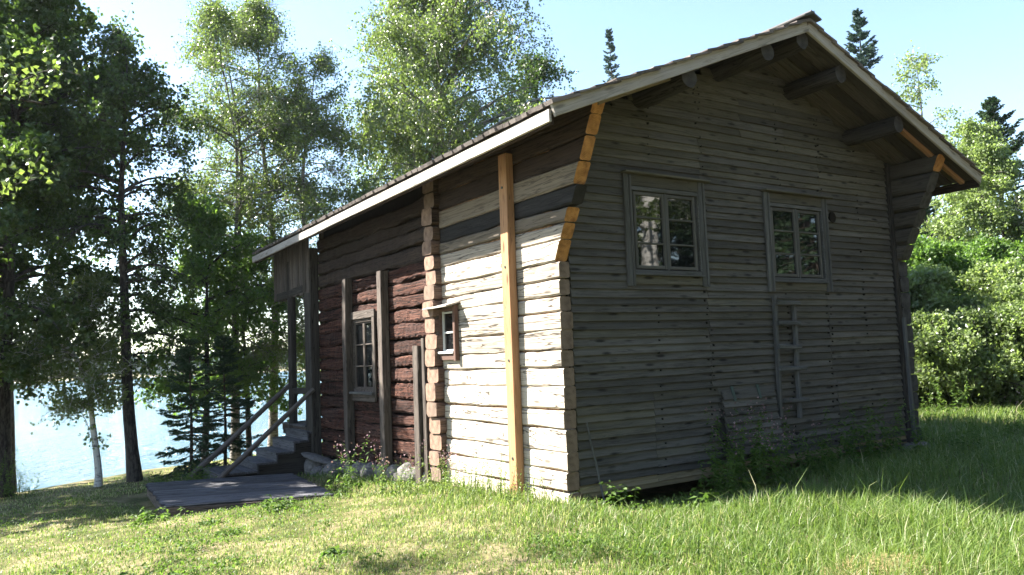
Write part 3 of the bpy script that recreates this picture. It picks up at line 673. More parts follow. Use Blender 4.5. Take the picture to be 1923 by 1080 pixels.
# ---- foundation stones
fd = pydata('foundation', [(x, y, z) for x in (.0, .35) for y in (2.9, 7.6) for z in (-.9, -.06)], [(0, 1, 3, 2), (4, 6, 7, 5), (0, 4, 5, 1), (2, 3, 7, 6), (0, 2, 6, 4), (1, 5, 7, 3)], M['dark'], house, Matrix.Identity(4))
def stone_mesh(seed):
    r = np.random.default_rng(seed); V = []; F = []; a, b_ = 10, 7
    off = r.uniform(0, 50, 3)
    for i in range(b_ + 1):
        th = math.pi * i / b_
        for j in range(a):
            ph = 2 * math.pi * j / a
            d = Vector((math.sin(th) * math.cos(ph), math.sin(th) * math.sin(ph), math.cos(th)))
            k = 1 + .45 * mnoise.noise(d * 1.3 + Vector(off)) + .15 * mnoise.noise(d * 3.2 + Vector(off))
            k = min(k, 1.08)
            V.append(d * k)
    for i in range(b_):
        for j in range(a): F.append((i * a + j, (i + 1) * a + j, (i + 1) * a + (j + 1) % a, i * a + (j + 1) % a))
    me = bpy.data.meshes.new('stone'); me.from_pydata(V, [], F); me.materials.append(M['stone']); me.polygons.foreach_set('use_smooth', [True] * len(F)); me.update(); return me
SM = [stone_mesh(s) for s in range(5)]
def stone(loc, s, parent, name='stone'):
    o = bpy.data.objects.new(name, SM[rnd.randrange(5)])
    mm = Matrix.Translation(Vector(loc)) @ Matrix.Rotation(rnd.uniform(0, 6.28), 4, 'Z') @ Matrix.Rotation(rnd.uniform(-.4, .4), 4, 'X') @ Matrix.Diagonal((s[0], s[1], s[2], 1))
    return link(o, parent, mm)
q = 3.2
while q < 7.7:
    sz = rnd.uniform(.14, .24); gz = float(H(-.2, q))
    stone((-.13 + rnd.uniform(-.06, .05), q, gz + .08), (sz * .9, sz, sz * .8), fd); q += sz * 1.5
for p, s in (((-.36, 7.30, -.30), (.20, .24, .20)), ((-.40, 6.95, -.36), (.15, .17, .15)), ((-.30, 6.55, -.30), (.19, .22, .17)), ((-.42, 6.2, -.40), (.13, .16, .11)), ((-.34, 5.3, -.28), (.14, .18, .13)), ((-.30, 7.1, -.12), (.20, .42, .05)), ((6.5, .0, -.02), (.3, .28, .12)), ((6.0, .2, -.05), (.25, .25, .14)), ((2.6, .15, -.06), (.25, .2, .14)), ((.0, .05, -.12), (.28, .25, .12))):
    stone(p, s, fd)

# ------------------------------------------------------------------ steps, deck, ladder, stick
GS = lambda x, y: float(H(x, y))
st = empty('porch_steps', (-1.2, 8.1, GS(-1.2, 8.1)), 'grey plank steps with two sloping pole handrails up to the porch', 'steps')
sx = [-1.98, -1.34, -1.00, -.68, -.42]; szz = [-.245, -.12, .03, .205, .36]
for k in range(5):
    x0 = sx[k]; x1 = (sx[k + 1] if k < 4 else -.30) + .02
    nb = 3 if k == 0 else 2
    for q in range(nb):
        wd = (x1 - x0) / nb
        beam('tread', (x0 + (q + .5) * wd, 7.52, szz[k] - .02), (x0 + (q + .5) * wd, 8.84, szz[k] - .02), wd - .01, .035, M['deck'], st, c=.004, n=3, jit=.001)
    beam('riser', (x0 + .03, 7.53, szz[k] - .115), (x0 + .03, 8.83, szz[k] - .115), .03, .145, M['deck'], st, c=.004, n=3, jit=.001)
for yy in (7.60, 8.76):
    V = [(-1.90, yy, -.72)] ; pts = [(-1.93, -.28)]
    pts = [(-1.93, -.70), (-1.93, -.285), (-1.31, -.285), (-1.31, -.16), (-.97, -.16), (-.97, -.01), (-.65, -.01), (-.65, .165), (-.40, .165), (-.40, .315), (-.32, .315), (-.32, -.70)]
    n2 = len(pts)
    pydata('stringer', [(x, yy - .025, z) for x, z in pts] + [(x, yy + .025, z) for x, z in pts], [tuple(range(n2)), tuple(reversed(range(n2, 2 * n2)))] + [(i, (i + 1) % n2, (i + 1) % n2 + n2, i + n2) for i in range(n2)], M['purlin'], st, Matrix.Identity(4))
cyl('handrail', (-2.03, 7.46, -.34), (-.30, 7.46, 1.13), .048, .042, M['pole'], st, 10, 8, .08, None, .03)
cyl('handrail', (-2.20, 8.86, -.42), (-.28, 8.86, 1.22), .055, .048, M['pole'], st, 10, 8, .08, None, .03)
cyl('post', (-2.02, 7.46, -.62), (-2.02, 7.46, -.28), .05, .045, M['pole'], st, 10, 2)
cyl('post', (-2.16, 8.86, -.72), (-2.16, 8.86, -.34), .05, .045, M['pole'], st, 10, 2)

dk = empty('wooden_deck', (-2.2, 6.0, GS(-2.2, 6.0)), 'low grey plank platform on the grass before the steps', 'deck')
A = Vector((-3.27, 5.13, 0)); D1 = Vector((2.16, -.86, 0)); D2 = Vector((.17, 2.72, 0))
D1.z = 0; e1 = D1.normalized(); npl = 15
for q in range(npl):
    o0 = A + D2 * ((q + .5) / npl)
    zz = -.30 + rnd.uniform(-.009, .009)
    j0, j1 = rnd.uniform(-.02, .02), rnd.uniform(-.02, .02)
    p0 = o0 + e1 * j0; p1 = o0 + D1 + e1 * j1 + e1 * .05 * (q / npl)
    beam('plank', (p0.x, p0.y, zz), (p1.x, p1.y, zz), D2.length / npl - .020, .035, M['deck'], dk, c=.014, n=4, jit=.0012, wob=.003)
for t in (.02, .5, .98):
    p0 = A + D1 * t; p1 = p0 + D2
    beam('joist', (p0.x, p0.y, -.41), (p1.x, p1.y, -.41), .06, .18, M['greypost'], dk, c=.005)
p0 = A + e1 * -.0 - D2.normalized() * .03; p1 = p0 + D1
beam('edge_board', (p0.x, p0.y, -.40), (p1.x, p1.y, -.40), .03, .17, M['greypost'], dk, c=.005)

ld = empty('ladder', (3.6, -.08, .65), 'short grey wooden ladder hanging on the board wall below a window', 'ladder')
beam('rail', (3.42, -.075, 2.26), (3.37, -.085, .66), .055, .05, M['casing'], ld, up=(0, 1, 0), c=.005, n=5, jit=.002, wob=.008)
beam('rail', (3.80, -.075, 2.18), (3.76, -.085, .62), .055, .05, M['casing'], ld, up=(0, 1, 0), c=.005, n=5, jit=.002, wob=.008)
for zz, e0, e1_ in ((2.17, .0, .12), (1.90, .0, .10), (1.585, .02, .08), (1.29, .02, .16), (.87, .0, .16)):
    beam('rung', (3.40 - e0, -.12, zz), (3.80 + e1_ - .04, -.12, zz - rnd.uniform(0, .02)), .035, .055, M['casing'], ld, c=.008, n=3, jit=.003)
sk = cyl('wooden_stick', (.30, -.16, GS(.3, -.2) - .03), (.155, -.055, .84), .012, .009, M['casing'], None, 8, 5, .05, None, .01)
tag(sk, 'thin grey stick leaning on the board wall by the pale log corner', 'stick')

# ------------------------------------------------------------------ vegetation builders
def norm(v): return v / np.maximum(np.linalg.norm(v, axis=-1, keepdims=True), 1e-9)

def tubes(P, R, s):
    n, k, _ = P.shape
    d = norm(P[:, -1] - P[:, 0]); ref = np.where(np.abs(d[:, 2:3]) > .8, np.array([[1., 0, 0]]), np.array([[0, 0, 1.]]))
    U = norm(np.cross(d, ref)); W = np.cross(d, U); a = np.arange(s) / s * 2 * math.pi
    V = P[:, :, None, :] + R[:, :, None, None] * (np.cos(a)[None, None, :, None] * U[:, None, None, :] + np.sin(a)[None, None, :, None] * W[:, None, None, :])
    base = (np.arange(n) * k * s)[:, None, None]; kk = (np.arange(k - 1) * s)[None, :, None]; jj = np.arange(s)[None, None, :]; j2 = (jj + 1) % s
    F = np.stack(np.broadcast_arrays(base + kk + jj, base + kk + j2, base + kk + s + j2, base + kk + s + jj), -1).reshape(-1, 4)
    return V.reshape(-1, 3), F

def merge(parts):
    V = []; F = []; o = 0
    for v, f in parts: V.append(v); F.append(f + o); o += len(v)
    return np.concatenate(V), np.concatenate(F)

def leaves(C, size, r, flat=0.0, asp=.62, hang=0.0):
    """one small pointed leaf per centre"""
    n = len(C)
    a = r.normal(size=(n, 3)); a[:, 2] -= hang; a = norm(a)
    t = r.normal(size=(n, 3)); t[:, :2] *= (1 - flat)
    b = norm(np.cross(a, t)); s = size * r.uniform(.65, 1.25, n)[:, None]
    nn = np.cross(a, b) * s * .12
    V = np.stack([C - a * s * .5, C + b * s * .5 * asp - a * s * .08 + nn, C + a * s * .5, C - b * s * .5 * asp - a * s * .08 + nn], 1).reshape(-1, 3)
    F = np.arange(n * 4).reshape(n, 4); return V, F

def rtone(C, r, sc=1.2):
    """tone of each leaf: clumps of lighter and darker growth plus leaf to leaf change"""
    g = .5 + .28 * vnoise(C[:, 0] + .3 * C[:, 2], C[:, 1] - .4 * C[:, 2], sc, int(r.integers(1, 99)))
    return np.clip(g * .55 + r.uniform(0, .5, len(C)), 0, 1)

def broadleaf(name, base, hgt, tr, R, seed, label, cat='tree', group=None, bark='bark_grey', leaf='leaf_birch', start=.25, n1=46, n2=7, n3=6, nl=14, lsize=.065, droop=.4, lean=(0, 0), wig=.12, up=.7, shape='oval', weep=0.0, spread=.07, fork=False, taper=.12, bias=None, lv=(.7, 1.15)):
    r = np.random.default_rng(seed)
    bx, by = base; bz = GS(bx, by) - .08
    k = 14; t = np.linspace(0, 1, k)
    ph = r.uniform(0, 6.28, 4)
    T = np.stack([lean[0] * t * hgt + wig * np.sin(t * 4 + ph[0]) * t * 1.2 + wig * .4 * np.sin(t * 11 + ph[1]) * t, lean[1] * t * hgt + wig * np.cos(t * 3.4 + ph[2]) * t * 1.2, t * hgt], -1)
    T[:, :2] -= T[0, :2]
    rad = tr * ((1 - t) ** .85 * (1 - taper) + taper * (1 - t) + .01); rad[0] *= 1.25
    parts = [tubes(T[None], rad[None], 9)]
    stems = [T]
    if fork:
        i0 = int(k * .35); d = r.uniform(0, 6.28)
        T2 = T[i0:].copy(); g = np.linspace(0, 1, len(T2)); T2[:, 0] += math.cos(d) * R * .45 * g; T2[:, 1] += math.sin(d) * R * .45 * g
        parts.append(tubes(T2[None], (rad[i0:] * .75)[None], 7)); stems.append(T2)
    # primaries
    hs = start + (1 - start) * r.uniform(0, .985, n1) ** .9
    which = r.integers(0, len(stems), n1); P0 = np.zeros((n1, 3)); loc = np.zeros(n1)
    for i in range(n1):
        S = stems[which[i]]; zz = max(hs[i] * hgt, S[0, 2]); P0[i] = [np.interp(zz, S[:, 2], S[:, j]) for j in range(3)]
    az = np.arange(n1) * 2.39996 + r.uniform(-.5, .5, n1)
    f = (hs - start) / (1 - start)
    prof = {'oval': np.sin(np.clip(f * .86 + .14, 0, 1) * math.pi) ** .7, 'cone': (1 - f) ** .7 * .95 + .05, 'broad': np.clip(1.15 - f ** 2.2, .15, 1)}[shape]
    Ln = R * prof * r.uniform(lv[0], lv[1], n1) + .15
    if bias is not None: Ln *= 1 + bias[2] * np.cos(az - math.atan2(bias[1], bias[0]))
    el = up * (.35 + .75 * f) + r.uniform(-.2, .2, n1)
    D = np.stack([np.cos(az) * np.cos(el), np.sin(az) * np.cos(el), np.sin(el)], -1)
    q = np.linspace(0, 1, 6)
    side = norm(np.cross(D, [[0, 0, 1.]])) * r.uniform(-.22, .22, (n1, 1))
    PP = P0[:, None] + D[:, None] * (Ln[:, None] * q)[..., None] + side[:, None] * (Ln[:, None] * q ** 2)[..., None]
    PP[..., 2] -= droop * (Ln[:, None] * q ** 2.2) * .55
    rr = tr * .30 * (Ln / R)[:, None] * (1 - q * .9) * (1.1 - .6 * f)[:, None] + .004
    parts.append(tubes(PP, rr, 5))
    # secondaries
    n = n1 * n2; pi = np.repeat(np.arange(n1), n2); tt = np.clip(r.uniform(.22, 1.02, n), 0, .999)
    ii = (tt * 5).astype(int); fr = (tt * 5 - ii)[:, None]
    S0 = PP[pi, ii] * (1 - fr) + PP[pi, ii + 1] * fr
    sd = norm(D[pi] * .7 + r.normal(size=(n, 3)) * .75 + np.array([0, 0, .12]))
    sl = (.22 + .42 * Ln[pi] * (1.05 - .6 * tt)) * r.uniform(.5, 1.1, n)
    q3 = np.linspace(0, 1, 4); SP = S0[:, None] + sd[:, None] * (sl[:, None] * q3)[..., None]
    SP[..., 2] -= (droop * .7 + weep * .5) * sl[:, None] * q3 ** 2
    parts.append(tubes(SP, (.003 + .007 * (sl / (R * .5))[:, None] * (1 - q3 * .8)), 4))
    # twigs and leaves
    m = n * n3; si = np.repeat(np.arange(n), n3); t2 = np.clip(r.uniform(.15, 1.0, m), 0, .999); ii = (t2 * 3).astype(int); fr = (t2 * 3 - ii)[:, None]
    W0 = SP[si, ii] * (1 - fr) + SP[si, ii + 1] * fr
    wd = norm(r.normal(size=(m, 3)) + sd[si] * .5 + np.array([0, 0, -weep * 2.2])); wlen = r.uniform(.12, .34, m) * (1 + weep * 3.0)
    if weep or n3 * n < 2600:
        sel = np.arange(0, m, 3 if m > 6000 else 1)
        parts.append(tubes(np.stack([W0, W0 + wd * wlen[:, None]], 1)[sel], np.full((len(sel), 2), .0028), 3))
    C = (W0[:, None] + wd[:, None] * (wlen[:, None] * r.uniform(.1, 1.05, (m, nl)))[..., None] + r.normal(size=(m, nl, 3)) * spread).reshape(-1, 3)
    # thin out some boughs so the sky shows through
    keepb = r.uniform(0, 1, n1) > .08; kb = np.repeat(keepb, n2 * n3 * nl); C = C[kb]
    tree = empty(name, (bx, by, bz), label, cat, group)
    V, F = merge(parts); mw = Matrix.Translation((bx, by, bz))
    npmesh('trunk', V, F, M[bark], tree, mw, smooth=True)
    V, F = leaves(C, lsize * 1.28, r, 0, .82, .5 + weep)
    cr = npmesh('crown', V, F, M[leaf], tree, mw, {'rnd': rtone(C, r)}); cr['kind'] = 'stuff'
    return tree

def spruce(name, base, hgt, tr, R, seed, label, group=None, leaf='needle', whorl=.33, nb=7, side=9, nn=4, nsize=.13, start=.06, droop=.35, top=1.0):
    r = np.random.default_rng(seed); bx, by = base; bz = GS(bx, by) - .06
    k = 8; t = np.linspace(0, 1, k); T = np.stack([.03 * np.sin(t * 5) * hgt * .2, .02 * np.cos(t * 4) * hgt * .2, t * hgt], -1); T[:, :2] -= T[0, :2]
    parts = [tubes(T[None], (tr * (1 - t) + .006)[None], 8)]
    nw = max(6, int(hgt * (1 - start) / whorl)); zz = np.repeat(np.linspace(start, .985, nw) + r.uniform(-.2, .2, nw) / nw, nb); n = len(zz)
    zz = np.clip(zz + r.uniform(-.35, .35, n) / nw, .02, .99)
    az = r.uniform(0, 6.28, n); Ln = R * (1 - zz) ** .8 * r.uniform(.65, 1.15, n) + .06
    el = -.25 + .95 * zz ** 1.5 + r.uniform(-.12, .12, n)
    D = np.stack([np.cos(az) * np.cos(el), np.sin(az) * np.cos(el), np.sin(el)], -1); q = np.linspace(0, 1, 5)
    P0 = np.stack([np.interp(zz * hgt, T[:, 2], T[:, j]) for j in range(3)], -1)
    PP = P0[:, None] + D[:, None] * (Ln[:, None] * q)[..., None]; PP[..., 2] += droop * Ln[:, None] * (-.7 * q + .75 * q ** 2.4)
    parts.append(tubes(PP, (.004 + tr * .16 * (1 - zz)[:, None] * (1 - q)), 4))
    # side sprays: needles as narrow blades
    m = n * side; bi = np.repeat(np.arange(n), side); tt = np.clip(r.uniform(.12, 1.0, m), 0, .999); ii = (tt * 4).astype(int); fr = (tt * 4 - ii)[:, None]
    S0 = PP[bi, ii] * (1 - fr) + PP[bi, ii + 1] * fr
    lat = norm(np.cross(D[bi], [[0, 0, 1.]])) * np.where(r.uniform(size=(m, 1)) > .5, 1, -1)
    sd = norm(lat * r.uniform(.5, 1, (m, 1)) + D[bi] * .75 + np.array([0, 0, -.18])); sl = (.10 + .36 * Ln[bi] * (1.02 - tt)) * r.uniform(.6, 1.1, m)
    C0 = S0[:, None] + sd[:, None] * (sl[:, None] * np.linspace(.1, 1, nn))[..., None]
    dirs = norm(np.repeat(sd[:, None], nn, 1) + r.normal(size=(m, nn, 3)) * .5)
    C = C0.reshape(-1, 3); A = dirs.reshape(-1, 3); sz = nsize * r.uniform(.7, 1.25, len(C))[:, None]
    Bv = norm(np.cross(A, r.normal(size=(len(C), 3)))) * sz * .19
    V = np.stack([C - A * sz * .5, C + Bv, C + A * sz * .5, C - Bv], 1).reshape(-1, 3); F = np.arange(len(C) * 4).reshape(-1, 4)
    tree = empty(name, (bx, by, bz), label, 'tree', group); mw = Matrix.Translation((bx, by, bz))
    v2, f2 = merge(parts); npmesh('trunk', v2, f2, M['bark_brown'], tree, mw, smooth=True)
    cr = npmesh('crown', V, F, M[leaf], tree, mw, {'rnd': np.clip(.3 * r.uniform(size=len(C)) + .45 * np.repeat(np.repeat(r.uniform(size=n), side), nn) + .2, 0, 1)}); cr['kind'] = 'stuff'
    return tree

def copytree(src, base, rot, sc, label, group=None):
    bz = GS(*base) - .06
    mw = Matrix.Translation((base[0], base[1], bz)) @ Matrix.Rotation(rot, 4, 'Z') @ Matrix.Diagonal((sc, sc, sc, 1))
    e = bpy.data.objects.new(src.name.split('.')[0], None); link(e, None, mw)
    for key in ('category',): e[key] = src[key]
    e['label'] = label
    if group: e['group'] = group
    for ch in src.children:
        c = ch.copy(); col.objects.link(c); c.parent = e; c.matrix_parent_inverse = Matrix.Identity(4); c.matrix_basis = Matrix.Identity(4)
    return e

# ------------------------------------------------------------------ trees by the lake, on the left
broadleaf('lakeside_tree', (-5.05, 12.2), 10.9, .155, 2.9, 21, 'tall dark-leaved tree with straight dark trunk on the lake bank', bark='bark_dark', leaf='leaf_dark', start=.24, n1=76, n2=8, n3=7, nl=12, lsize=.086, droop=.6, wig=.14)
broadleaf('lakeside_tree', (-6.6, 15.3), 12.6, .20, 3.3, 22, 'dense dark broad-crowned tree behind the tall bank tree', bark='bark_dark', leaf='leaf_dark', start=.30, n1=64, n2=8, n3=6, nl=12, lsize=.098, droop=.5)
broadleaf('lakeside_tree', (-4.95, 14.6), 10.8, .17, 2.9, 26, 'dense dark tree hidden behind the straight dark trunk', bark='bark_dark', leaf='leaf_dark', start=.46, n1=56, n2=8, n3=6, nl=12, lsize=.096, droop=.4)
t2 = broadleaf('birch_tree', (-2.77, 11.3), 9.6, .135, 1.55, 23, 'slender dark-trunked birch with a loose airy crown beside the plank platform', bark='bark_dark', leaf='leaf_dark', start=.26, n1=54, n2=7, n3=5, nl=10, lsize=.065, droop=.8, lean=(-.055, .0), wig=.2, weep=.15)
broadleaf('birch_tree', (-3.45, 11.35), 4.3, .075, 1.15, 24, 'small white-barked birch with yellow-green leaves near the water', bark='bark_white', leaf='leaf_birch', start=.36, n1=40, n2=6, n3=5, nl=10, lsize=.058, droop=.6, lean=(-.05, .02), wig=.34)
broadleaf('shade_tree', (-9.0, 13.3), 10.5, .18, 3.0, 25, 'unseen broad tree added on the bank to shade the lawn and platform', bark='bark_dark', leaf='leaf_dark', start=.15, n1=44, n2=8, n3=5, nl=9, lsize=.125, droop=.4)  # out of view, added to cast shade on the lawn and deck
# ------------------------------------------------------------------ birches behind the porch
GB = 'birches behind the porch'
broadleaf('birch_tree', (-.1, 13.9), 11.4, .12, 2.3, 31, 'birch with dead twiggy top and yellowish leaves behind the porch', group=GB, start=.22, n1=56, n2=8, n3=8, nl=12, lsize=.047, droop=.7, wig=.3, weep=.2, up=.8, fork=True)
broadleaf('birch_tree', (1.05, 14.6), 12.6, .13, 2.3, 32, 'taller airy birch rising just behind the porch roof end', group=GB, start=.25, n1=60, n2=8, n3=8, nl=12, lsize=.047, droop=.7, wig=.25, weep=.25, up=.85)
broadleaf('birch_tree', (1.75, 13.4), 10.6, .11, 1.6, 33, 'grey birch partly hidden by the porch roof', group=GB, start=.2, n1=50, n2=8, n3=8, nl=12, lsize=.047, droop=.7, wig=.2, weep=.2)
broadleaf('alder_tree', (-1.05, 12.9), 6.2, .09, 1.5, 34, 'low bushy green alder beside the steps', leaf='leaf_alder', bark='bark_dark', start=.28, n1=46, n2=7, n3=5, nl=10, lsize=.075, droop=.4, shape='broad')
broadleaf('alder_tree', (.1, 13.4), 5.0, .08, 1.5, 35, 'leafy alder growing between the birches behind the porch', leaf='leaf_alder', bark='bark_dark', start=.3, n1=36, n2=7, n3=5, nl=9, lsize=.075, droop=.4, shape='broad')
spruce('spruce_sapling', (-2.0, 9.75), 2.75, .035, .85, 41, 'young spruce with drooping flat boughs at the foot of the steps', whorl=.17, nb=7, side=26, nn=6, nsize=.07, start=.05)
spruce('spruce_sapling', (-1.15, 10.6), 2.9, .035, .85, 42, 'young spruce standing behind the pole handrails', whorl=.17, nb=7, side=24, nn=6, nsize=.07, start=.05)
# ------------------------------------------------------------------ big birch behind the roof
broadleaf('birch_tree', (5.75, 13.8), 16.2, .22, 4.5, 51, 'huge weeping birch with full hanging crown behind the roof', bark='bark_grey', start=.15, n1=190, n2=8, n3=8, nl=17, lsize=.060, droop=.75, weep=.9, up=1.1, wig=.2, shape='broad', bias=(.83, -.55, .22), spread=.05)
broadleaf('birch_tree', (10.6, 15.2), 12.4, .16, 2.6, 52, 'smaller birch with thin drooping side boughs beside the huge birch', bark='bark_dark', leaf='leaf_dark', start=.3, n1=60, n2=7, n3=6, nl=11, lsize=.08, droop=.8, weep=.5)
spf = spruce('spruce_tree', (23.7, 26.1), 18.6, .16, 1.9, 61, 'far spruce with a thin pointed top showing over the left roof slope', leaf='needle_blue', whorl=.30, nb=6, side=14, nn=5, nsize=.15, droop=.2)
# ------------------------------------------------------------------ trees on the right
spruce('spruce_tree', (21.8, 9.9), 13.6, .2, 2.7, 62, 'dark spruce whose top rises behind the right roof slope', leaf='needle_blue', whorl=.26, nb=7, side=17, nn=5, nsize=.15)
broadleaf('birch_tree', (25.6, 9.95), 12.4, .14, 1.7, 63, 'pale airy birch rising above the right end of the roof', start=.3, n1=40, n2=6, n3=4, nl=8, lsize=.085, weep=.3, droop=.6, leaf='leaf_willow')
spr = spruce('spruce_tree', (22.9, 6.0), 9.3, .18, 3.4, 64, 'dark spruce standing behind the green birch right of the house', whorl=.27, nb=8, side=19, nn=5, nsize=.15)
spruce('spruce_tree', (25.1, 4.6), 8.4, .18, 2.6, 65, 'smaller blue-green spruce beside the dark spruce right of the house', leaf='needle_blue', whorl=.38, nb=8, side=17, nn=5, nsize=.2)
broadleaf('birch_tree', (20.4, 5.5), 8.0, .12, 2.4, 66, 'full green birch in front of the dark spruce right of the house', start=.08, n1=76, n2=9, n3=7, nl=12, lsize=.066, droop=.5, leaf='leaf_willow', shape='cone')
spruce('spruce_tree', (20.6, 7.4), 6.8, .12, 2.0, 68, 'dark spruce close behind the right eave', whorl=.34, nb=8, side=18, nn=5, nsize=.18)
broadleaf('birch_tree', (20.6, 3.6), 6.0, .10, 2.0, 67, 'lower leafy birch behind the willow thicket', start=.08, n1=44, n2=7, n3=6, nl=10, lsize=.08, droop=.5, leaf='leaf_willow', shape='cone')
GW = 'willow bushes right of the house'
kw = dict(cat='bush', group=GW, bark='bark_dark', start=.03, droop=.5, shape='broad', up=1.0, wig=.15, fork=True, lv=(.45, 1.4))
wb1 = broadleaf('willow_bush', (13.0, 3.4), 1.9, .04, 1.25, 70, 'low willow bush at the front of the thicket, nearest the log corner', leaf='leaf_willow', n1=60, n2=7, n3=6, nl=11, lsize=.068, **kw)
wb2 = broadleaf('willow_bush', (14.9, 4.4), 3.0, .06, 1.7, 71, 'middle-sized willow bush behind the low one nearest the log corner', leaf='leaf_willow', n1=64, n2=8, n3=6, nl=12, lsize=.075, **kw)
wb3 = broadleaf('willow_bush', (16.6, 5.9), 4.0, .08, 2.0, 72, 'tall dark green willow bush at the back of the thicket beside the green birch', leaf='leaf_alder', n1=70, n2=8, n3=6, nl=12, lsize=.08, **kw)
for src, pos, rt, sc, lab in ((wb1, (14.1, 2.3), 2.0, 1.05, 'low willow bush in the middle of the thicket front'), (wb1, (15.3, 1.3), 4.1, 1.0, 'low willow bush at the meadow side of the thicket front'), (wb1, (12.1, 4.9), 1.1, .9, 'low willow bush half hidden by the log corner'),
                              (wb2, (16.1, 3.3), 2.6, .97, 'middle-sized willow bush in the middle of the thicket'), (wb2, (17.4, 2.1), 5.0, 1.03, 'middle-sized willow bush at the meadow side'), (wb3, (18.2, 4.6), 1.9, .98, 'tall willow bush in front of the lower leafy birch'), (wb3, (19.4, 2.6), 3.3, 1.0, 'tall willow bush at the meadow side of the thicket back'),
                              (wb2, (13.6, 6.4), 3.9, 1.0, 'willow bush behind the one half hidden by the log corner')):
    copytree(src, pos, rt, sc, lab, GW)
# ------------------------------------------------------------------ near tree whose boughs reach in at the left, and the trees the panes mirror
broadleaf('maple_tree', (-7.9, 2.1), 7.2, .16, 2.75, 81, 'near tree whose bright leafy boughs hang in at the upper left', bark='bark_dark', leaf='leaf_birch', start=.45, n1=26, n2=5, n3=6, nl=12, lsize=.046, droop=.45, shape='broad')
mb = broadleaf('birch_tree', (7.3, -6.5), 12.0, .27, 3.2, 82, 'white-trunked birch mirrored in the left gable window', bark='bark_white', leaf='leaf_birch', start=.30, n1=36, n2=6, n3=5, nl=9, lsize=.09, droop=.5, taper=.5)
GM = 'unseen wood mirrored in the gable panes, added to block sky light'
ld_ = [o for o in bpy.data.objects if o.name == 'shade_tree'][0]
spots = [(13.2, -9.5), (15.0, -13.0), (18.0, -10.0), (18.5, -15.0), (14.0, -17.0), (22.0, -13.0), (22.5, -8.5), (10.5, -14.5), (6.5, -15.5), (2.0, -17.0), (-3.0, -17.5), (-8.0, -17.0), (-13.0, -16.5), (8.0, -20.0), (0.0, -22.0), (-10.0, -22.0), (12.0, -22.0), (-17.0, -13.0), (21.5, -4.8), (26.0, -6.0)]
for q, (bx, by) in enumerate(spots):
    sp_ = q % 3 != 1
    copytree(spr if sp_ else ld_, (bx, by), q * 1.37, (1.35 + .1 * (q % 4)) if sp_ else 1.25, 'dark spruce of the unseen wood mirrored in the panes, added to block sky light' if sp_ else 'dark leafy tree of the unseen wood mirrored in the panes, added to block sky light', GM)  # mirrored in the panes, and put in to cut sky light on the gable

copytree(ld_, (-7.7, 11.5), 2.2, .80, 'smaller unseen leafy tree added on the bank to deepen the shade')  # second out-of-view tree, added to make the bank shade solid

# ------------------------------------------------------------------ weeds and small plants
def weed(name, base, hgt, nst, rad, seed, label, cat='plant', flower=False, lsize=.07, nl=26, leaf='weed', asp=.4, group=None):
    r = np.random.default_rng(seed); bx, by = base; bz = GS(bx, by) - .02
    q = np.linspace(0, 1, 5); az = r.uniform(0, 6.28, nst); lean_ = r.uniform(.05, .5, nst); hh = hgt * r.uniform(.55, 1.05, nst); r0 = rad * np.sqrt(r.uniform(0, 1, nst))
    P = np.zeros((nst, 5, 3))
    a2 = r.uniform(0, 6.28, nst)
    P[..., 0] = (r0 * np.cos(a2))[:, None] + (np.cos(az) * lean_ * hh)[:, None] * q ** 1.6; P[..., 1] = (r0 * np.sin(a2))[:, None] + (np.sin(az) * lean_ * hh)[:, None] * q ** 1.6; P[..., 2] = hh[:, None] * q
    plant = empty(name, (bx, by, bz), label, cat, group); mw = Matrix.Translation((bx, by, bz))
    v, f = tubes(P, .004 * (1.1 - q)[None] * np.ones((nst, 1)), 4)
    npmesh('stem', v, f, M[leaf], plant, mw, {'rnd': np.full(len(f), .6)})['kind'] = 'stuff'
    si = np.repeat(np.arange(nst), nl); t = np.clip(r.uniform(.12, 1, nst * nl), 0, .999); ii = (t * 4).astype(int); fr = (t * 4 - ii)[:, None]
    S = P[si, ii] * (1 - fr) + P[si, ii + 1] * fr
    d = r.normal(size=(len(S), 3)); d[:, 2] = r.uniform(-.5, .35, len(S)); d = norm(d); sz = (lsize * (1.25 - .7 * t) * r.uniform(.7, 1.3, len(S)))[:, None]
    b_ = norm(np.cross(d, np.array([[0, 0, 1.]]) + r.normal(size=(len(S), 3)) * .35)) * sz * asp * .5
    V = np.stack([S, S + d * sz * .5 + b_, S + d * sz - [[0, 0, 1]] * sz * .2, S + d * sz * .5 - b_], 1).reshape(-1, 3)
    npmesh('leaf_mass', V, np.arange(len(S) * 4).reshape(-1, 4), M[leaf], plant, mw, {'rnd': r.uniform(.1, .95, len(S))})['kind'] = 'stuff'
    if flower:
        tp = P[:, -1]; nf = 7
        C = (np.repeat(tp, nf, 0) + r.normal(size=(nst * nf, 3)) * np.array([.035, .035, .06]))
        v, f = leaves(C, .026, r, asp=.9); npmesh('blossom', v, f, M['flower'], plant, mw, {'rnd': r.uniform(0, 1, len(C))})['kind'] = 'stuff'
    return plant
weed('flowering_weed', (-1.30, 3.25), .75, 10, .30, 101, 'tall pink-flowered weed clump before the short double post', flower=True, nl=22, lsize=.08)
weed('flowering_weed', (-.85, 2.75), .60, 12, .30, 102, 'pinkish flowering weeds by the notched log corner', flower=True, nl=20, lsize=.06)
weed('flowering_weed', (-.55, 1.9), .50, 14, .35, 103, 'feathery seeding weeds under the small red window', flower=True, nl=16, lsize=.05, leaf='grass')
weed('flowering_weed', (-.48, 1.05), .6, 14, .30, 104, 'pale weeds at the foot of the orange post', nl=14, lsize=.05, leaf='grass')
weed('nettle_plant', (.25, -.55), .42, 6, .16, 105, 'broad-leaved nettle beside the leaning stick', nl=16, lsize=.10, asp=.55)
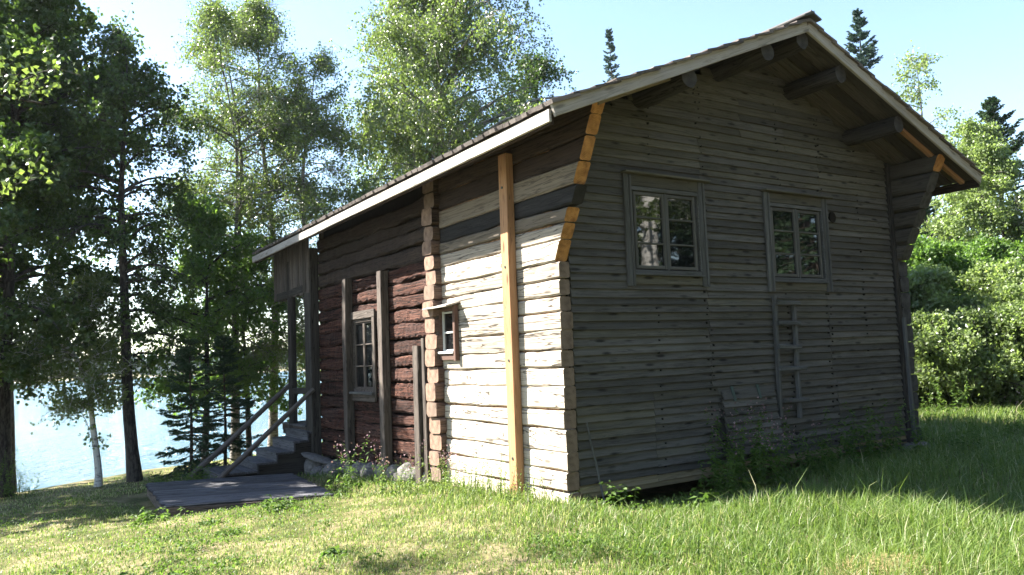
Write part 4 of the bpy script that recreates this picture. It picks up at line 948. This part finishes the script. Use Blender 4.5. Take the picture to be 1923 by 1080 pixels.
weed('dock_plant', (.75, -1.15), .26, 9, .14, 106, 'low yellow-green dock leaves before the gable', nl=6, lsize=.16, asp=.45)
weed('leafy_weed', (2.15, -.55), .95, 26, .45, 107, 'dark leafy weed clump under the open hatch', nl=40, lsize=.09, flower=True)
weed('leafy_weed', (2.9, -.55), .80, 14, .40, 108, 'pink-tipped weeds beside the hatch', nl=22, lsize=.08, flower=True)
weed('leafy_weed', (4.15, -.50), .85, 20, .40, 109, 'leafy weed clump under the hanging ladder', nl=24, lsize=.10)
weed('leafy_weed', (4.95, -.60), .85, 22, .45, 110, 'tall leafy weeds against the board wall near its dark corner post', nl=24, lsize=.10)
weed('leafy_weed', (6.1, -1.0), .6, 14, .45, 111, 'shaded weeds at the foot of the dark corner post', nl=20, lsize=.08)
weed('thistle_plant', (7.9, -.9), .75, 8, .3, 112, 'purple thistle in the shaded grass right of the house', nl=20, lsize=.09, flower=True)
weed('meadow_plant', (10.6, 1.6), .95, 12, .5, 113, 'tall sunlit weeds before the willow bushes', nl=24, lsize=.09)
weed('fern_clump', (-2.35, 7.75), .55, 22, .35, 114, 'low leafy ferns around the foot of the handrails', nl=26, lsize=.09, leaf='weed')
weed('fern_clump', (-2.75, 8.25), .45, 18, .3, 115, 'fern patch behind the plank platform', nl=24, lsize=.08)
weed('shore_bush', (-4.95, 11.6), 1.0, 26, .4, 116, 'small dark bush on the lake edge beside the tall dark trunk', 'bush', nl=30, lsize=.07)
weed('broadleaf_weed', (-2.95, -.5), .12, 8, .08, 117, 'low broad-leaved weed in the sunny lawn', nl=5, lsize=.12, asp=.5)
weed('broadleaf_weed', (-2.35, 3.0), .22, 16, .3, 118, 'leafy weed patch along the near edge of the platform', nl=10, lsize=.09, asp=.5)
weed('broadleaf_weed', (-3.6, 3.9), .20, 14, .3, 119, 'leafy weed patch at the platform corner', nl=10, lsize=.09, asp=.5)

weed('leafy_weed', (3.5, -.70), .55, 24, .45, 120, 'low dark weeds between the hatch clump and the ladder', nl=26, lsize=.08)
weed('leafy_weed', (1.55, -.75), .50, 18, .35, 121, 'low dark weeds left of the open hatch', nl=24, lsize=.08)
weed('flowering_weed', (-.46, .35), .55, 18, .30, 122, 'pale seeding weeds at the foot of the pale log corner', nl=14, lsize=.045, leaf='grass')
weed('flowering_weed', (-.55, 1.5), .58, 18, .35, 123, 'pale seeding weeds between the orange post and the small window', nl=14, lsize=.045, leaf='grass')
weed('flowering_weed', (-.95, 2.2), .50, 16, .35, 124, 'sparse seeding weeds before the notched corner shadow', nl=14, lsize=.05, leaf='grass')
GL = 'low leafy weeds scattered over the sunny lawn'
lw0 = weed('lawn_weed', (-3.2, 1.9), .13, 9, .12, 130, 'low leafy weed in the sunny lawn', nl=7, lsize=.085, asp=.5, group=GL)
for q in range(22):
    a_ = rnd.uniform(-4.6, -.8); b2 = rnd.uniform(-2.6, 3.0)
    copytree(lw0, (a_, b2), rnd.uniform(0, 6), rnd.uniform(.6, 1.5), 'low leafy weed in the sunny lawn', GL)

# straw heap

def straw_heap(cx, cy, R, seed, label):
    r = np.random.default_rng(seed); n = 2600
    rr = R * np.sqrt(r.uniform(0, 1, n)); a = r.uniform(0, 6.28, n); x = rr * np.cos(a) * 1.5; y = rr * np.sin(a)
    z = .10 * (1 - (rr / R) ** 2) * r.uniform(.3, 1, n) + .03
    d = r.uniform(0, 6.28, n); l = r.uniform(.06, .16, n)
    D = np.stack([np.cos(d) * l, np.sin(d) * l, r.normal(size=n) * .02], -1); C = np.stack([x, y, z], -1); W = np.stack([-np.sin(d), np.cos(d), np.zeros(n)], -1) * .002
    V = np.stack([C - D * .5 - W, C - D * .5 + W, C + D * .5 + W, C + D * .5 - W], 1).reshape(-1, 3)
    o = npmesh('straw_heap', V, np.arange(n * 4).reshape(-1, 4), M['straw'], None, Matrix.Translation((cx, cy, GS(cx, cy))), {'rnd': r.uniform(0, 1, n)})
    tag(o, label, 'straw heap')
straw_heap(-.25, -3.75, .38, 5, 'raked heap of dry straw in the tall grass')

# ------------------------------------------------------------------ grass
def blocked(x, y):
    b = (x > -.30) & (x < 6.65) & (y > -.10) & (y < 7.8)
    b |= (x > .15) & (x < 3.0) & (y > -.45) & (y < .2)
    b |= (x > -1.98) & (x < 0) & (y > 7.45) & (y < 8.9)
    rx, ry = x + 3.27, y - 5.13
    det = 2.06 * 2.72 + .83 * .17
    uu = (rx * 2.72 - ry * .17) / det; vv = (2.06 * ry + .83 * rx) / det
    b |= (uu > -.07) & (uu < 1.02) & (vv > -.06) & (vv < 1.0)
    return b
def grass(n, dmin, dmax, seed, wfac):
    r = np.random.default_rng(seed)
    d = dmin * (dmax / dmin) ** r.uniform(0, 1, n) ** .9
    th = r.uniform(math.radians(-46), math.radians(46), n)
    fx, fy = .5501, .8351
    cx_, sn = np.cos(th), np.sin(th); dx = fx * cx_ + fy * sn; dy = fy * cx_ - fx * sn
    x = -5.3646 + dx * d; y = -7.0465 + dy * d
    s = -.45 * x + .89 * y
    ok = ~blocked(x, y) & ((s < 13.2) | (x > 9))
    x, y, d, s = x[ok], y[ok], d[ok], s[ok]; n = len(x); z = H(x, y)
    right = -.5469 * (y + 7.0465) + .8363 * (x + 5.3646); rt = right / np.maximum(d, .1)          # bearing
    tall = sm(-2.2, .8, x - .15 * y) * .75 + .25 * sm(-1.6, -.4, x)                              # long grass towards the gable and the meadow
    patch = .5 + .5 * vnoise(x, y, .9, 12); patch2 = .5 + .5 * vnoise(x, y, 2.4, 13)
    hgt = (.026 + .035 * patch2) * (1 - tall) + tall * (.13 + .13 * patch * patch2 + .03)
    hgt = hgt * (1 - .62 * sm(-2.0, -.9, y) * sm(-.6, .1, x) * (1 - sm(2.4, 3.2, x)) * (y < .3))
    hgt = hgt * (1 + .55 * np.exp(-((x - .9) ** 2 + (y + 1.9) ** 2) / .22) + .45 * np.exp(-((x - 1.2) ** 2 + (y + 3.0) ** 2) / .3))
    hgt = hgt * r.uniform(.55, 1.3, n); hgt *= np.where(r.uniform(size=n) < .025 * (tall > .3), 1.7, 1)
    # bare trodden straw on the left
    dry = np.clip(.16 + .8 * sm(.40, .85, .5 + .5 * vnoise(x, y, .55, 17)) * (1 - tall) + .16 * (1 - tall), 0, .9)
    tone = r.uniform(.0, .85, n) * (.6 + .4 * patch)
    isdry = r.uniform(size=n) < dry * .55; tone = np.where(isdry, r.uniform(.94, 1, n), tone)
    a = r.uniform(0, 6.28, n); ben = hgt * r.uniform(.1, 1.25, n); w = (.0022 + .0016 * r.uniform(size=n)) * wfac * (1 + d * .10)
    ln = np.stack([np.cos(a), np.sin(a), np.zeros(n)], -1); wd = np.stack([-np.sin(a + r.normal(size=n) * .6), np.cos(a), np.zeros(n)], -1) * w[:, None]
    B0 = np.stack([x, y, z - .01], -1); up = np.array([0, 0, 1.])
    p1 = B0 + up * (hgt * .62)[:, None] + ln * (ben * .28)[:, None]; p2 = B0 + up * (hgt * np.where(ben > hgt * .7, .86, .98))[:, None] + ln * ben[:, None]
    V = np.stack([B0 - wd, B0 + wd, p1 + wd * .8, p1 - wd * .8, p2], 1).reshape(-1, 3); o = (np.arange(n) * 5)[:, None]
    Q = o + np.array([[0, 1, 2, 3]]); T = o + np.array([[3, 2, 4]])
    return V, Q, T, tone
V, Q, T, tone = grass(285000, 3.2, 26, 200, .72)
tag(npmesh('grass', V, [Q, T], M['grass'], None, None, {'rnd': np.concatenate([tone, tone])}), 'sunny mown and rough grass around the house', 'grass', None, 'stuff')
def clover(n, seed):
    r = np.random.default_rng(seed); d = 4 * (16 / 4) ** r.uniform(0, 1, n); th = r.uniform(math.radians(-44), math.radians(40), n)
    fx, fy = .5501, .8351; dx = fx * np.cos(th) + fy * np.sin(th); dy = fy * np.cos(th) - fx * np.sin(th)
    x = -5.3646 + dx * d; y = -7.0465 + dy * d; s = -.45 * x + .89 * y
    ok = ~blocked(x, y) & (s < 12.5) & (vnoise(x, y, 1.3, 31) + .4 * vnoise(x, y, 4.3, 32) > .18); x, y = x[ok], y[ok]
    C = np.stack([x, y, H(x, y) + r.uniform(.01, .09, len(x))], -1)
    V, F = leaves(C, .032, r, .75, .8); return V, F, r.uniform(.3, .9, len(C))
V, F, tn_ = clover(60000, 301)
tag(npmesh('ground_cover', V, F, M['weed'], None, None, {'rnd': tn_}), 'small clover-like leaves among the lawn grass', 'ground cover', None, 'stuff')


# ------------------------------------------------------------------ air between here and the far shore
hz = [(x, y, z) for x in (-760, 760) for y in (-760, 760) for z in (-6.5, 24)]
hm = bpy.data.materials.new('haze_air'); hm.use_nodes = True
hn = hm.node_tree.nodes; hn.clear()
ho = hn.new('ShaderNodeOutputMaterial'); hv = hn.new('ShaderNodeVolumePrincipled')
hv.inputs['Color'].default_value = (.82, .90, 1.0, 1); hv.inputs['Density'].default_value = .00018; hv.inputs['Anisotropy'].default_value = .25
hm.node_tree.links.new(hv.outputs[0], ho.inputs['Volume'])
tag(pydata('haze', hz, [(0, 1, 3, 2), (4, 6, 7, 5), (0, 4, 5, 1), (2, 3, 7, 6), (0, 2, 6, 4), (1, 5, 7, 3)], hm), 'thin blue summer haze over the lake', 'haze', None, 'stuff')
